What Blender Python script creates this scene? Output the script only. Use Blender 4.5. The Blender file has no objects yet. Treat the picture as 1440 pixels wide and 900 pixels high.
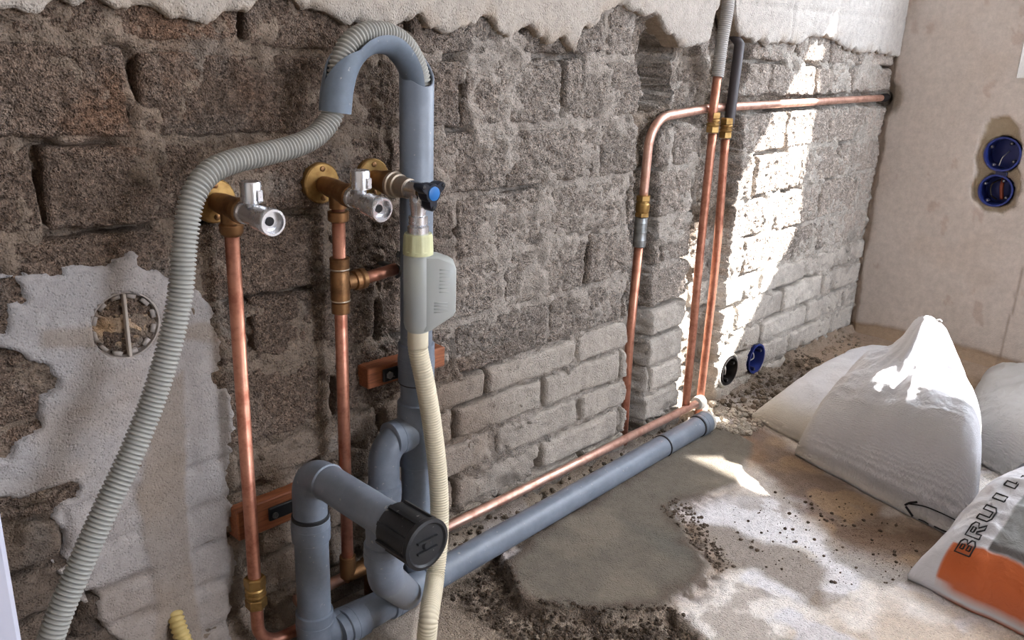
import bpy, math
import numpy as np
from mathutils import Matrix, Vector

# ------------------------------------------------------------------ camera
FPX = 1221.0
def _basis():
    r, pt, y = 0.03766667, 0.31746754, 0.81199703
    cy, sy, cp, sp, cr, sr = math.cos(y), math.sin(y), math.cos(pt), math.sin(pt), math.cos(r), math.sin(r)
    fwd = np.array([sy*cp, cy*cp, -sp]); right = np.array([cy, -sy, 0.0]); up = np.cross(right, fwd)
    return np.array([right*cr + up*sr, -right*sr + up*cr, fwd])
M = _basis()
CAM = np.array([0.0, -0.85, 0.74])
sc = bpy.context.scene
cam_data = bpy.data.cameras.new('camera')
cam = bpy.data.objects.new('camera', cam_data)
sc.collection.objects.link(cam)
cam_data.sensor_width = 36.0
cam_data.lens = FPX/1440*36
cam_data.clip_start = 0.02
mw = Matrix.Identity(4)
for i in range(3):
    mw[i][0], mw[i][1], mw[i][2], mw[i][3] = M[0][i], M[1][i], -M[2][i], CAM[i]
cam.matrix_world = mw
sc.camera = cam

# ------------------------------------------------------------------ world, sun, exposure
world = bpy.data.worlds.new('world'); sc.world = world; world.use_nodes = True
bg = world.node_tree.nodes['Background']
bg.inputs[0].default_value = (0.80, 0.89, 1.04, 1); bg.inputs[1].default_value = 11.5
sun_d = bpy.data.lights.new('sun', 'SUN'); sun_d.energy = 30.0; sun_d.angle = math.radians(0.8)
sun_d.color = (1.0, 0.95, 0.92)
sun = bpy.data.objects.new('sun', sun_d); sc.collection.objects.link(sun)
SUN = Vector((-1.0, 0.885, -1.1)).normalized()
sun.rotation_euler = SUN.to_track_quat('-Z', 'Y').to_euler()
sun.location = (4, -2, 3)
def portal(name, loc, rot, w, h):
    l = bpy.data.lights.new(name, 'AREA'); l.shape = 'RECTANGLE'; l.size = w; l.size_y = h; l.cycles.is_portal = True
    o = bpy.data.objects.new(name, l); sc.collection.objects.link(o); o.location = loc; o.rotation_euler = rot
portal('window_portal', (2.46, -.76, 1.08), (0, math.radians(90), 0), .55, .80)      # daylight enters by the window in the right wall
portal('fill_opening_portal', (1.5, -4.12, 1.4), (math.radians(90), 0, 0), 1.0, 1.8)       # and by an unseen opening added behind the camera for fill light
sc.view_settings.view_transform = 'Standard'
sc.view_settings.look = 'None'
sc.view_settings.gamma = 1
sc.view_settings.use_curve_mapping = False
sc.view_settings.exposure = 0.66
sc.cycles.max_bounces = 6
sc.cycles.diffuse_bounces = 4
sc.cycles.caustics_reflective = False
sc.cycles.caustics_refractive = False

# ------------------------------------------------------------------ picking real places from the view geometry
def ray(u, v): return np.array([(u-720)/FPX, -(v-450)/FPX, 1.0]) @ M
def W(u, v, off=0.0): r = ray(u, v); return CAM + r*((0.85-off)/r[1])      # on a plane OFF metres in front of the brick wall
def F(u, v, z=0.0): r = ray(u, v); return CAM + r*((z-0.74)/r[2])          # on a horizontal plane
def X(u, v, x): r = ray(u, v); return CAM + r*(x/r[0])                     # on a plane square to the brick wall

# ------------------------------------------------------------------ noise (numpy)
def _h(ix, iy, s):
    n = (ix.astype(np.int64)*374761393 + iy.astype(np.int64)*668265263 + s*974634777) & 0xffffffff
    n = ((n ^ (n >> 13))*1274126177) & 0xffffffff
    n = ((n ^ (n >> 16))*2246822519) & 0xffffffff
    return ((n ^ (n >> 15)) & 0xffffff)/float(0xffffff)
def vn(x, y, s=0):
    ix, iy = np.floor(x), np.floor(y); fx, fy = x-ix, y-iy
    fx = fx*fx*(3-2*fx); fy = fy*fy*(3-2*fy)
    a, b, c, d = _h(ix, iy, s), _h(ix+1, iy, s), _h(ix, iy+1, s), _h(ix+1, iy+1, s)
    return (a+(b-a)*fx)*(1-fy) + (c+(d-c)*fx)*fy
def fbm(x, y, f=1.0, o=4, s=0, g=0.5):
    t = 0; a = 1.0; n = 0
    for k in range(o):
        t = t + a*(vn(x*f, y*f, s+k*17)*2-1); n += a; a *= g; f *= 2.03
    return t/n
def ridge(x, y, f, o=3, s=0):
    t = 0; a = 1.0; n = 0
    for k in range(o):
        t = t + a*(1-abs(vn(x*f, y*f, s+k*13)*2-1)); n += a; a *= .5; f *= 2.1
    return t/n
def worley(x, z, f, s):
    """scattered round pits, 1 at a pit's floor"""
    X_, Z_ = x*f, z*f; ix, iz = np.floor(X_), np.floor(Z_); out = np.zeros_like(x)
    for dx in (-1, 0, 1):
        for dz in (-1, 0, 1):
            cx, cz = ix+dx, iz+dz; px, pz = cx+_h(cx, cz, s), cz+_h(cx, cz, s+1)
            r = .10+.42*_h(cx, cz, s+2)**2.2
            out = np.maximum(out, np.clip(1.25-np.hypot((X_-px)*.8, Z_-pz)/r, 0, 1)*(_h(cx, cz, s+3) > .25))
    return out
def sm(a, b, x): t = np.clip((x-a)/(b-a), 0, 1); return t*t*(3-2*t)
def sdf(P, px, pz):
    """signed distance to polygon, negative inside"""
    P = np.asarray(P, float); n = len(P); d = np.full(px.shape, 1e9); ins = np.zeros(px.shape, bool)
    for i in range(n):
        ax, ay = P[i]; bx, by = P[(i+1) % n]; ex, ey = bx-ax, by-ay
        wx, wy = px-ax, pz-ay; L = ex*ex+ey*ey
        t = np.clip((wx*ex+wy*ey)/max(L, 1e-12), 0, 1)
        d = np.minimum(d, (wx-ex*t)**2 + (wy-ey*t)**2)
        c = ((ay > pz) != (by > pz)) & (px < (bx-ax)*(pz-ay)/((by-ay) if by != ay else 1e-12)+ax)
        ins ^= c
    d = np.sqrt(d)
    return np.where(ins, -d, d)
def wp(pts, off=0.0): return [tuple(W(u, v, off)[[0, 2]]) for u, v in pts]
def fp(pts, z=0.0): return [tuple(F(u, v, z)[[0, 1]]) for u, v in pts]

# ------------------------------------------------------------------ mesh helpers
ORG = {}
def mesh_np(name, V, Fq, tint=None, smooth=True, uv=None):
    me = bpy.data.meshes.new(name)
    V = np.asarray(V, float)
    if isinstance(Fq, np.ndarray):
        k = Fq.shape[1]; nf = len(Fq)
        me.vertices.add(len(V)); me.vertices.foreach_set('co', V.ravel())
        me.loops.add(nf*k); me.loops.foreach_set('vertex_index', Fq.ravel().astype(np.int32))
        me.polygons.add(nf); me.polygons.foreach_set('loop_start', np.arange(0, nf*k, k, dtype=np.int32))
        me.polygons.foreach_set('loop_total', np.full(nf, k, dtype=np.int32))
        me.update(calc_edges=True)
    else:
        me.from_pydata([tuple(v) for v in V], [], [tuple(int(i) for i in f) for f in Fq])
    if tint is not None:
        a = me.color_attributes.new('tint', 'FLOAT_COLOR', 'POINT')
        a.data.foreach_set('color', np.asarray(tint, float).ravel())
    if uv is not None:
        at = me.attributes.new('st', 'FLOAT2', 'POINT'); at.data.foreach_set('vector', np.asarray(uv, float).ravel())
    if smooth: me.polygons.foreach_set('use_smooth', np.ones(len(me.polygons), bool))
    me.update()
    return me
def tag(o, label=None, cat=None, group=None, kind=None):
    if label: o['label'] = label
    if cat: o['category'] = cat
    if group: o['group'] = group
    if kind: o['kind'] = kind
    return o
def thing(name, label, cat, loc, group=None):
    o = bpy.data.objects.new(name, None); sc.collection.objects.link(o)
    o.location = tuple(loc); o.empty_display_size = 0.02
    ORG[o] = np.array(loc, float)
    return tag(o, label, cat, group)
def put(name, mesh, mat, parent=None, label=None, kind=None):
    """mesh = (V, F) or (V, F, tint) in world coordinates"""
    V, Fq = np.asarray(mesh[0], float), mesh[1]
    if parent is not None: org = ORG[parent]; loc = (0, 0, 0)
    else: org = np.array([(V[:, 0].min()+V[:, 0].max())/2, (V[:, 1].min()+V[:, 1].max())/2, V[:, 2].min()]); loc = tuple(org)
    t = mesh[2] if len(mesh) > 2 else None
    uv = mesh[3] if len(mesh) > 3 else None
    me = mesh_np(name, V-org, Fq, t, True, uv)
    if len(mesh) > 4: me.polygons.foreach_set('use_smooth', np.array(mesh[4], bool))
    me.materials.append(mat)
    o = bpy.data.objects.new(name, me); sc.collection.objects.link(o)
    if parent is not None: o.parent = parent
    o.location = loc; ORG[o] = org
    return tag(o, label, kind=kind)
def auto(o, ang=35):
    """sharp edges above an angle"""
    me = o.data
    try:
        me.set_sharp_from_angle(angle=math.radians(ang))
    except Exception: pass
    return o
def join(*ms):
    V, Fs, n = [], [], 0
    for m in ms:
        V.append(np.asarray(m[0], float)); Fs += [tuple(int(i)+n for i in f) for f in m[1]]; n += len(m[0])
    return np.vstack(V), Fs
def grid_faces(nr, nc, close=False):
    r, c = np.meshgrid(np.arange(nr-1), np.arange(nc if close else nc-1), indexing='ij')
    c2 = (c+1) % nc
    return np.stack([r*nc+c, r*nc+c2, (r+1)*nc+c2, (r+1)*nc+c], -1).reshape(-1, 4)
def frames(P):
    P = np.asarray(P, float); T = np.gradient(P, axis=0); T /= np.linalg.norm(T, axis=1)[:, None]+1e-12
    a = np.array([0, 0, 1.0]) if abs(T[0][2]) < .9 else np.array([0, 1.0, 0])
    N = np.zeros_like(P); n = a-T[0]*np.dot(a, T[0]); n /= np.linalg.norm(n); N[0] = n
    for i in range(1, len(P)):
        n = n-T[i]*np.dot(n, T[i]); n /= np.linalg.norm(n)+1e-12; N[i] = n
    return T, N, np.cross(T, N)
def tube(P, R, seg=24, caps=True, arc=None, wall=None):
    P = np.asarray(P, float); T, N, B = frames(P); R = np.broadcast_to(R, (len(P),))
    a = np.linspace(0, 2*math.pi, seg, endpoint=False)
    V = P[:, None, :] + R[:, None, None]*(np.cos(a)[None, :, None]*N[:, None, :] + np.sin(a)[None, :, None]*B[:, None, :])
    V = V.reshape(-1, 3); Fc = [tuple(f) for f in grid_faces(len(P), seg, True)]
    if caps:
        n = len(V); Fc += [tuple(range(seg))[::-1], tuple(range((len(P)-1)*seg, len(P)*seg))]
    return V, Fc
def rod(a, b, r, seg=24, r2=None):
    a, b = np.array(a, float), np.array(b, float)
    return tube([a, a+(b-a)*.5, b], [r, (r+(r2 if r2 else r))/2, r2 if r2 else r], seg)
def lathe(a, b, prof, seg=28, open0=False, open1=False):
    """prof: (t, r) with t in metres from a along a->b; open ends closed when r=0"""
    a, b = np.array(a, float), np.array(b, float); d = (b-a)/np.linalg.norm(b-a)
    k = np.array([0, 0, 1.0]) if abs(d[2]) < .9 else np.array([0, 1.0, 0])
    n = k-d*np.dot(k, d); n /= np.linalg.norm(n); m = np.cross(d, n)
    an = np.linspace(0, 2*math.pi, seg, endpoint=False)
    V = np.vstack([a+d*t+r*(np.cos(an)[:, None]*n+np.sin(an)[:, None]*m) for t, r in prof])
    Fc = [tuple(f) for f in grid_faces(len(prof), seg, True)]
    if prof[0][1] > 0 and not open0: Fc.append(tuple(range(seg))[::-1])
    if prof[-1][1] > 0 and not open1: Fc.append(tuple(range((len(prof)-1)*seg, len(prof)*seg)))
    return V, Fc
def hexnut(a, b, r, rot=0.0):
    a, b = np.array(a, float), np.array(b, float); L = np.linalg.norm(b-a)
    V, Fc = lathe(a, b, [(0, r*.88), (L*.12, r), (L*.88, r), (L, r*.88)], 6)
    return V, Fc
def fillet(pts, rad, n=10):
    pts = [np.array(p, float) for p in pts]; out = [pts[0]]
    for i in range(1, len(pts)-1):
        a, b, c = pts[i-1], pts[i], pts[i+1]; u = (a-b)/np.linalg.norm(a-b); v = (c-b)/np.linalg.norm(c-b)
        th = math.acos(max(-1, min(1, np.dot(u, v)))); r = rad if np.isscalar(rad) else rad[i-1]
        if th > 3.1: out.append(b); continue
        d = min(r/math.tan(th/2), np.linalg.norm(a-b)*.95, np.linalg.norm(c-b)*.95); r = d*math.tan(th/2)
        bi = (u+v)/np.linalg.norm(u+v); o = b+bi*(r/math.sin(th/2)); p0 = b+u*d-o; p1 = b+v*d-o
        w = math.acos(max(-1, min(1, np.dot(p0, p1)/r/r)))
        for k in range(n+1):
            t = k/n; out.append(o+(math.sin((1-t)*w)*p0+math.sin(t*w)*p1)/math.sin(w))
    out.append(pts[-1]); return resample(out)
def resample(P, step=None):
    P = np.array(P); keep = [0]
    for i in range(1, len(P)):
        if np.linalg.norm(P[i]-P[keep[-1]]) > 1e-5: keep.append(i)
    P = P[keep]
    if step is None: return P
    s = np.r_[0, np.cumsum(np.linalg.norm(np.diff(P, axis=0), axis=1))]; n = max(2, int(s[-1]/step)+1); q = np.linspace(0, s[-1], n)
    return np.stack([np.interp(q, s, P[:, k]) for k in range(3)], 1)
def spline(P, n=16):
    P = np.array(P, float); Q = np.vstack([2*P[0]-P[1], P, 2*P[-1]-P[-2]]); out = []
    for i in range(1, len(Q)-2):
        for t in np.linspace(0, 1, n, endpoint=False):
            a, b, c, d = Q[i-1], Q[i], Q[i+1], Q[i+2]
            out.append(.5*((2*b)+(-a+c)*t+(2*a-5*b+4*c-d)*t*t+(-a+3*b-3*c+d)*t**3))
    out.append(P[-1]); return np.array(out)
def box(c, s, R=None, bev=0.0):
    c, s = np.array(c, float), np.array(s, float)/2
    R = np.eye(3) if R is None else np.array(R, float)
    if bev <= 0:
        V = np.array([[x, y, z] for x in (-1, 1) for y in (-1, 1) for z in (-1, 1)])*s
        Fc = [(0, 1, 3, 2), (4, 6, 7, 5), (0, 4, 5, 1), (2, 3, 7, 6), (0, 2, 6, 4), (1, 5, 7, 3)]
        return c+V@R, Fc
    V = []; idx = {}
    for x in (-1, 1):
        for y in (-1, 1):
            for z in (-1, 1):
                for ax in range(3):
                    p = np.array([x, y, z], float)*s-bev*np.array([x, y, z]); p[ax] += bev*[x, y, z][ax]
                    idx[(x, y, z, ax)] = len(V); V.append(p)
    Fc = []
    for ax in range(3):
        o1, o2 = [k for k in range(3) if k != ax]
        for sg in (-1, 1):
            q = []
            for a1, a2 in ((-1, -1), (1, -1), (1, 1), (-1, 1)):
                k = [0, 0, 0]; k[ax] = sg; k[o1] = a1; k[o2] = a2; q.append(idx[(*k, ax)])
            Fc.append(tuple(q))
        for a1 in (-1, 1):
            for a2 in (-1, 1):
                k0 = [0, 0, 0]; k1 = [0, 0, 0]; k0[ax] = -1; k1[ax] = 1
                k0[o1] = k1[o1] = a1; k0[o2] = k1[o2] = a2
                Fc.append((idx[(*k0, o1)], idx[(*k1, o1)], idx[(*k1, o2)], idx[(*k0, o2)]))
    for x in (-1, 1):
        for y in (-1, 1):
            for z in (-1, 1): Fc.append((idx[(x, y, z, 0)], idx[(x, y, z, 1)], idx[(x, y, z, 2)]))
    import bmesh
    bm = bmesh.new(); vs = [bm.verts.new(v) for v in V]
    for f in Fc: bm.faces.new([vs[i] for i in f])
    bmesh.ops.recalc_face_normals(bm, faces=bm.faces)
    Fc = [tuple(v.index for v in f.verts) for f in bm.faces] if False else [tuple(vs.index(v) for v in f.verts) for f in bm.faces]
    bm.free()
    return c+np.array(V)@R, Fc

# ------------------------------------------------------------------ materials
class NT:
    def __init__(self, name):
        self.m = bpy.data.materials.new(name); self.m.use_nodes = True; self.t = self.m.node_tree
        self.b = self.t.nodes['Principled BSDF']; self.out = self.t.nodes['Material Output']
    def n(self, typ, **kw):
        x = self.t.nodes.new(typ)
        for k, v in kw.items():
            if k.startswith('i_'):
                x.inputs[k[2:].replace('_', ' ')].default_value = v
            else: setattr(x, k, v)
        return x
    def l(self, a, b): self.t.links.new(a, b)
    def pos(self): return self.n('ShaderNodeNewGeometry').outputs['Position']
    def noise(self, vec, scale, detail=4, rough=.6, dist=0):
        x = self.n('ShaderNodeTexNoise'); x.inputs['Scale'].default_value = scale; x.inputs['Detail'].default_value = detail
        x.inputs['Roughness'].default_value = rough; x.inputs['Distortion'].default_value = dist
        self.l(vec, x.inputs['Vector']); return x.outputs['Fac']
    def ramp(self, fac, stops):
        x = self.n('ShaderNodeValToRGB'); e = x.color_ramp.elements
        while len(e) < len(stops): e.new(.5)
        for i, (p, c) in enumerate(stops): e[i].position = p; e[i].color = (*c, 1) if len(c) == 3 else c
        self.l(fac, x.inputs[0]); return x.outputs[0]
    def mathn(self, op, a, b=None, clamp=False):
        x = self.n('ShaderNodeMath'); x.operation = op; x.use_clamp = clamp
        for i, v in enumerate((a, b)):
            if v is None: continue
            if isinstance(v, (int, float)): x.inputs[i].default_value = v
            else: self.l(v, x.inputs[i])
        return x.outputs[0]
    def mix(self, fac, a, b, mode='MIX'):
        x = self.n('ShaderNodeMix'); x.data_type = 'RGBA'; x.blend_type = mode
        for s, v in ((x.inputs[0], fac), (x.inputs[6], a), (x.inputs[7], b)):
            if isinstance(v, (int, float)): s.default_value = v
            elif isinstance(v, tuple): s.default_value = (*v, 1) if len(v) == 3 else v
            else: self.l(v, s)
        return x.outputs[2]
    def bump(self, h, strength=.5, dist=.002, normal=None):
        x = self.n('ShaderNodeBump'); x.inputs['Strength'].default_value = strength; x.inputs['Distance'].default_value = dist
        self.l(h, x.inputs['Height'])
        if normal is not None: self.l(normal, x.inputs['Normal'])
        return x.outputs[0]
def lin(*c): return tuple(((v/255)/12.92 if v/255 <= .04045 else ((v/255+.055)/1.055)**2.4) for v in c)

def mineral(name):
    """porous masonry, mortar and plaster: pigment from the tint attribute, its alpha = how pitted the stone is"""
    k = NT(name); p = k.pos()
    at = k.n('ShaderNodeAttribute'); at.attribute_name = 'tint'
    col, alpha = at.outputs['Color'], at.outputs['Alpha']
    n1 = k.noise(p, 70, 6, .7); n2 = k.noise(p, 420, 3, .6)
    v = k.n('ShaderNodeTexVoronoi'); v.inputs['Scale'].default_value = 330; v.feature = 'F1'
    gr = k.n('ShaderNodeTexVoronoi'); gr.inputs['Scale'].default_value = 520; k.l(p, gr.inputs['Vector'])
    v.inputs['Randomness'].default_value = 1.0
    wn = k.n('ShaderNodeTexNoise'); wn.inputs['Scale'].default_value = 150; k.l(p, wn.inputs['Vector'])
    wm = k.n('ShaderNodeVectorMath'); wm.operation = 'SCALE'; wm.inputs['Scale'].default_value = .004; k.l(wn.outputs['Color'], wm.inputs[0])
    wa = k.n('ShaderNodeVectorMath'); wa.operation = 'ADD'; k.l(p, wa.inputs[0]); k.l(wm.outputs[0], wa.inputs[1])
    k.l(wa.outputs[0], v.inputs['Vector'])
    pits = k.ramp(v.outputs['Distance'], [(.22, (0, 0, 0)), (.52, (1, 1, 1))])
    pitmask = k.ramp(k.noise(p, 120, 3, .6), [(.38, (0, 0, 0)), (.52, (1, 1, 1))])
    pm = k.mathn('MULTIPLY', k.mathn('SUBTRACT', 1.0, pits), pitmask)
    pitted = k.mathn('MULTIPLY', pm, alpha)
    c = k.mix(k.mathn('ADD', k.mathn('MULTIPLY', alpha, .40), .22), col, k.ramp(n1, [(.28, (.5, .49, .48)), (.5, (1, 1, 1)), (.72, (1.5, 1.5, 1.5))]), 'MULTIPLY')
    grain = k.n('ShaderNodeSeparateColor'); k.l(gr.outputs['Color'], grain.inputs[0])
    c = k.mix(k.mathn('MULTIPLY', alpha, .75), c, k.ramp(grain.outputs[0], [(.0, (.50, .48, .46)), (.3, (.88, .87, .86)), (.75, (1.1, 1.1, 1.1)), (1.0, (1.6, 1.58, 1.55))]), 'MULTIPLY')
    k.l(c, k.b.inputs['Base Color']); k.b.inputs['Roughness'].default_value = .93
    k.b.inputs['Specular IOR Level'].default_value = .2
    h = k.mathn('ADD', k.mathn('MULTIPLY', n1, k.mathn('ADD', k.mathn('MULTIPLY', alpha, .30), .10)), k.mathn('MULTIPLY', n2, k.mathn('ADD', k.mathn('MULTIPLY', alpha, .30), .05)))
    h = k.mathn('ADD', h, k.mathn('MULTIPLY', k.mathn('MULTIPLY', gr.outputs['Distance'], alpha), -.5))
    h = k.mathn('SUBTRACT', h, k.mathn('MULTIPLY', pitted, 1.0))
    k.l(k.bump(h, 1.0, .0042), k.b.inputs['Normal'])
    return k.m
MIN = mineral('masonry')

def pvc(name, c, r=.35):
    k = NT(name); p = k.pos()
    n = k.noise(p, 25, 6, .7); s = k.noise(p, 160, 2, .5)
    spots = k.ramp(s, [(.70, (0, 0, 0)), (.74, (1, 1, 1))])
    dust = k.ramp(n, [(.42, (0, 0, 0)), (.75, (.5, .5, .5))])
    cc = k.mix(dust, c, tuple(min(1, x*1.7+.02) for x in c)); cc = k.mix(k.mathn('MULTIPLY', spots, .5), cc, lin(190, 185, 178))
    k.l(cc, k.b.inputs['Base Color'])
    k.l(k.mathn('ADD', k.mathn('MULTIPLY', n, .3), r-.1), k.b.inputs['Roughness'])
    k.l(k.bump(s, .15, .0006), k.b.inputs['Normal'])
    return k.m
PVC = pvc('grey_pvc', lin(112, 119, 130)); PVC_IN = pvc('grey_pvc_inside', lin(98, 108, 120), .5)
BLACK = pvc('black_plastic', lin(28, 29, 32), .4)
def metal(name, c, c2, r=.28, stain=.45):
    k = NT(name); p = k.pos(); n = k.noise(p, 55, 5, .65); g = k.noise(p, 400, 2, .5)
    k.l(k.mix(k.ramp(n, [(stain, (0, 0, 0)), (stain+.22, (1, 1, 1))]), c, c2), k.b.inputs['Base Color'])
    k.b.inputs['Metallic'].default_value = .88
    k.l(k.mathn('ADD', k.mathn('MULTIPLY', n, .35), r-.12), k.b.inputs['Roughness'])
    k.l(k.bump(g, .08, .0004), k.b.inputs['Normal'])
    return k.m
COPPER = metal('copper', lin(208, 148, 124), lin(174, 112, 90), .38)
COPPER_PALE = metal('dusty_copper', lin(232, 190, 172), lin(206, 156, 136), .42)
BRASS = metal('brass', lin(176, 142, 88), lin(138, 104, 60), .4)
BRONZE = metal('bronze_body', lin(150, 112, 76), lin(116, 84, 56), .42)
CHROME = metal('chrome', lin(225, 226, 230), lin(200, 200, 205), .2, .6)
SOLDER = metal('solder', lin(200, 185, 165), lin(170, 160, 150), .35)
STEEL = metal('galvanised_steel', lin(150, 152, 152), lin(115, 115, 112), .4)
def plain(name, c, r=.6, spec=.4, var=.15, sc_=60, bump=.1):
    k = NT(name); p = k.pos(); n = k.noise(p, sc_, 5, .65)
    k.l(k.mix(n, tuple(x*(1-var) for x in c), tuple(min(1, x*(1+var)) for x in c)), k.b.inputs['Base Color'])
    k.b.inputs['Roughness'].default_value = r; k.b.inputs['Specular IOR Level'].default_value = spec
    k.l(k.bump(n, bump, .001), k.b.inputs['Normal'])
    return k.m
HOSE = plain('grey_hose_plastic', lin(158, 156, 149), .5)
HOSE_DARK = plain('grey_hose_groove', lin(96, 94, 88), .6)
CREAM = plain('cream_hose_plastic', lin(214, 202, 176), .5)
CAPPL = plain('cream_cap_plastic', lin(206, 204, 160), .45)
BLUE = plain('blue_box_plastic', lin(38, 52, 120), .45)
BLUED = plain('dark_blue_box_plastic', lin(30, 34, 70), .5)
BLUEBTN = plain('blue_button', lin(40, 110, 180), .35)
HANDLE = plain('black_handle', lin(26, 30, 42), .4)
DARK = plain('dark_plastic', lin(32, 28, 28), .6)
WHITE = plain('white_lacquer', lin(196, 196, 210), .35, var=.03)
CONDUIT = plain('grey_conduit', lin(170, 165, 160), .55)
CONDUITD = plain('dark_conduit', lin(72, 66, 68), .5)
YELLOW = plain('yellow_conduit', lin(190, 165, 105), .5)
CONC = plain('white_set_mortar', lin(205, 200, 192), .9, .1, .3, 120, .6)
WIREW = plain('white_strip', lin(206, 204, 200), .5)
BROWNW = plain('brown_wire', lin(140, 70, 50), .5)
def wood():
    k = NT('reddish_wood'); tc = k.n('ShaderNodeTexCoord'); mp = k.n('ShaderNodeMapping'); mp.inputs['Scale'].default_value = (6, 60, 90)
    k.l(tc.outputs['Object'], mp.inputs['Vector']); n = k.noise(mp.outputs[0], 3, 6, .7, 1)
    k.l(k.ramp(n, [(.3, lin(108, 58, 34)), (.7, lin(172, 104, 66))]), k.b.inputs['Base Color']); k.b.inputs['Roughness'].default_value = .65
    k.l(k.bump(n, .3, .001), k.b.inputs['Normal']); return k.m
WOOD = wood()
def bottle_mat():
    k = NT('frosted_bottle_plastic'); b = k.b
    b.inputs['Base Color'].default_value = (*lin(216, 218, 214), 1); b.inputs['Roughness'].default_value = .32
    tr = k.n('ShaderNodeBsdfTransparent'); tl = k.n('ShaderNodeBsdfTranslucent'); tl.inputs[0].default_value = (*lin(216, 218, 214), 1)
    m1 = k.n('ShaderNodeMixShader'); m1.inputs[0].default_value = .35; m2 = k.n('ShaderNodeMixShader'); m2.inputs[0].default_value = .24
    k.l(b.outputs[0], m1.inputs[1]); k.l(tl.outputs[0], m1.inputs[2]); k.l(m1.outputs[0], m2.inputs[1]); k.l(tr.outputs[0], m2.inputs[2])
    k.l(m2.outputs[0], k.out.inputs[0]); return k.m
BOTTLE = bottle_mat()
def glass_mat(name, c, fac=.9):
    k = NT(name); tr = k.n('ShaderNodeBsdfTransparent'); tr.inputs[0].default_value = (*c, 1); gl = k.n('ShaderNodeBsdfGlossy'); gl.inputs['Roughness'].default_value = .02
    m = k.n('ShaderNodeMixShader'); m.inputs[0].default_value = 1-fac; k.l(tr.outputs[0], m.inputs[1]); k.l(gl.outputs[0], m.inputs[2]); k.l(m.outputs[0], k.out.inputs[0]); return k.m
PANE = glass_mat('window_glass', (.97, .98, .98), .93)
def sun_mask_mat():  # translucent cloth for the added sheets that shape the window light
    k = NT('white_sun_mask_cloth'); tl = k.n('ShaderNodeBsdfTranslucent'); tl.inputs[0].default_value = (.86, .86, .84, 1)
    m = k.n('ShaderNodeMixShader'); m.inputs[0].default_value = .6; k.b.inputs['Base Color'].default_value = (.8, .8, .78, 1)
    k.l(k.b.outputs[0], m.inputs[1]); k.l(tl.outputs[0], m.inputs[2]); k.l(m.outputs[0], k.out.inputs[0]); return k.m
SUN_MASK = sun_mask_mat()
def sackmat(name, base, printed=False):
    k = NT(name); p = k.pos(); n = k.noise(p, 14, 6, .6)
    at = k.n('ShaderNodeAttribute'); at.attribute_name = 'tint'
    c = k.mix(.5, at.outputs['Color'], k.ramp(n, [(.3, (.88, .87, .86)), (.6, (1.0, 1.0, 1.0))]), 'MULTIPLY')
    k.l(c, k.b.inputs['Base Color'])
    k.b.inputs['Roughness'].default_value = .38 if not printed else .33; k.b.inputs['Specular IOR Level'].default_value = .5
    if not printed:
        k.b.inputs['Subsurface Weight'].default_value = 0.0
        st = k.n('ShaderNodeAttribute'); st.attribute_name = 'st'
        w1 = k.n('ShaderNodeTexWave'); w1.wave_type = 'BANDS'; w1.bands_direction = 'X'; w1.inputs['Scale'].default_value = 75; w1.inputs['Distortion'].default_value = 5; w1.inputs['Detail'].default_value = 3
        w2 = k.n('ShaderNodeTexWave'); w2.wave_type = 'BANDS'; w2.bands_direction = 'Y'; w2.inputs['Scale'].default_value = 75; w2.inputs['Distortion'].default_value = 5; w2.inputs['Detail'].default_value = 3
        k.l(st.outputs['Vector'], w1.inputs['Vector']); k.l(st.outputs['Vector'], w2.inputs['Vector'])
        h = k.mathn('ADD', k.mathn('MULTIPLY', w1.outputs['Fac'], w2.outputs['Fac']), k.mathn('MULTIPLY', k.noise(p, 90, 4, .7, 1.2), 1.2))
        vc = k.n('ShaderNodeTexVoronoi'); vc.feature = 'DISTANCE_TO_EDGE'; vc.inputs['Scale'].default_value = 120; k.l(p, vc.inputs['Vector'])
        h = k.mathn('ADD', h, k.mathn('MULTIPLY', vc.outputs['Distance'], 1.5))
        k.l(k.bump(h, .75, .0030), k.b.inputs['Normal'])
    else:
        k.l(k.bump(k.noise(p, 45, 4, .6, 1.5), .5, .004), k.b.inputs['Normal'])
    return k.m
SACK = sackmat('woven_sack', None); PRINT = sackmat('printed_sack', None, True)
INK = plain('black_ink', lin(28, 26, 30), .5)

# ------------------------------------------------------------------ the brick wall: heights of joints, chases, tints
LV = [([.0, 2.3], [.805, .800]),
      ([.25, .6, .75, 1.2, 2.1], [.721, .713, .710, .712, .698]),
      ([.24, .36, .57, .75, 2.15], [.634, .628, .621, .618, .616]),
      ([.23, .4, .54, .75, 1.04, 1.5, 2.1], [.550, .543, .538, .530, .527, .534, .532]),
      ([.3, .47, .6, .8, .96, 1.5, 1.8, 2.2], [.452, .450, .443, .436, .440, .442, .449, .458]),
      ([.3, .46, .58, .77, 1.1, 1.5, 2.1], [.372, .370, .358, .353, .350, .362, .363]),
      ([.3, .97, 1.15, 1.52, 2.1], [.268, .270, .272, .284, .283]),
      ([.3, .86, 1.16, 2.0], [.215, .223, .219, .225]),
      ([.3, .8, 1.17, 2.0], [.161, .167, .159, .164]),
      ([.3, .8, 2.0], [.114, .106, .106]),
      ([.3, 2.0], [.052, .047]),
      ([.3, 2.0], [-.012, -.012])]
def lev(i, x): return np.interp(x, *LV[i])
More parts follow.
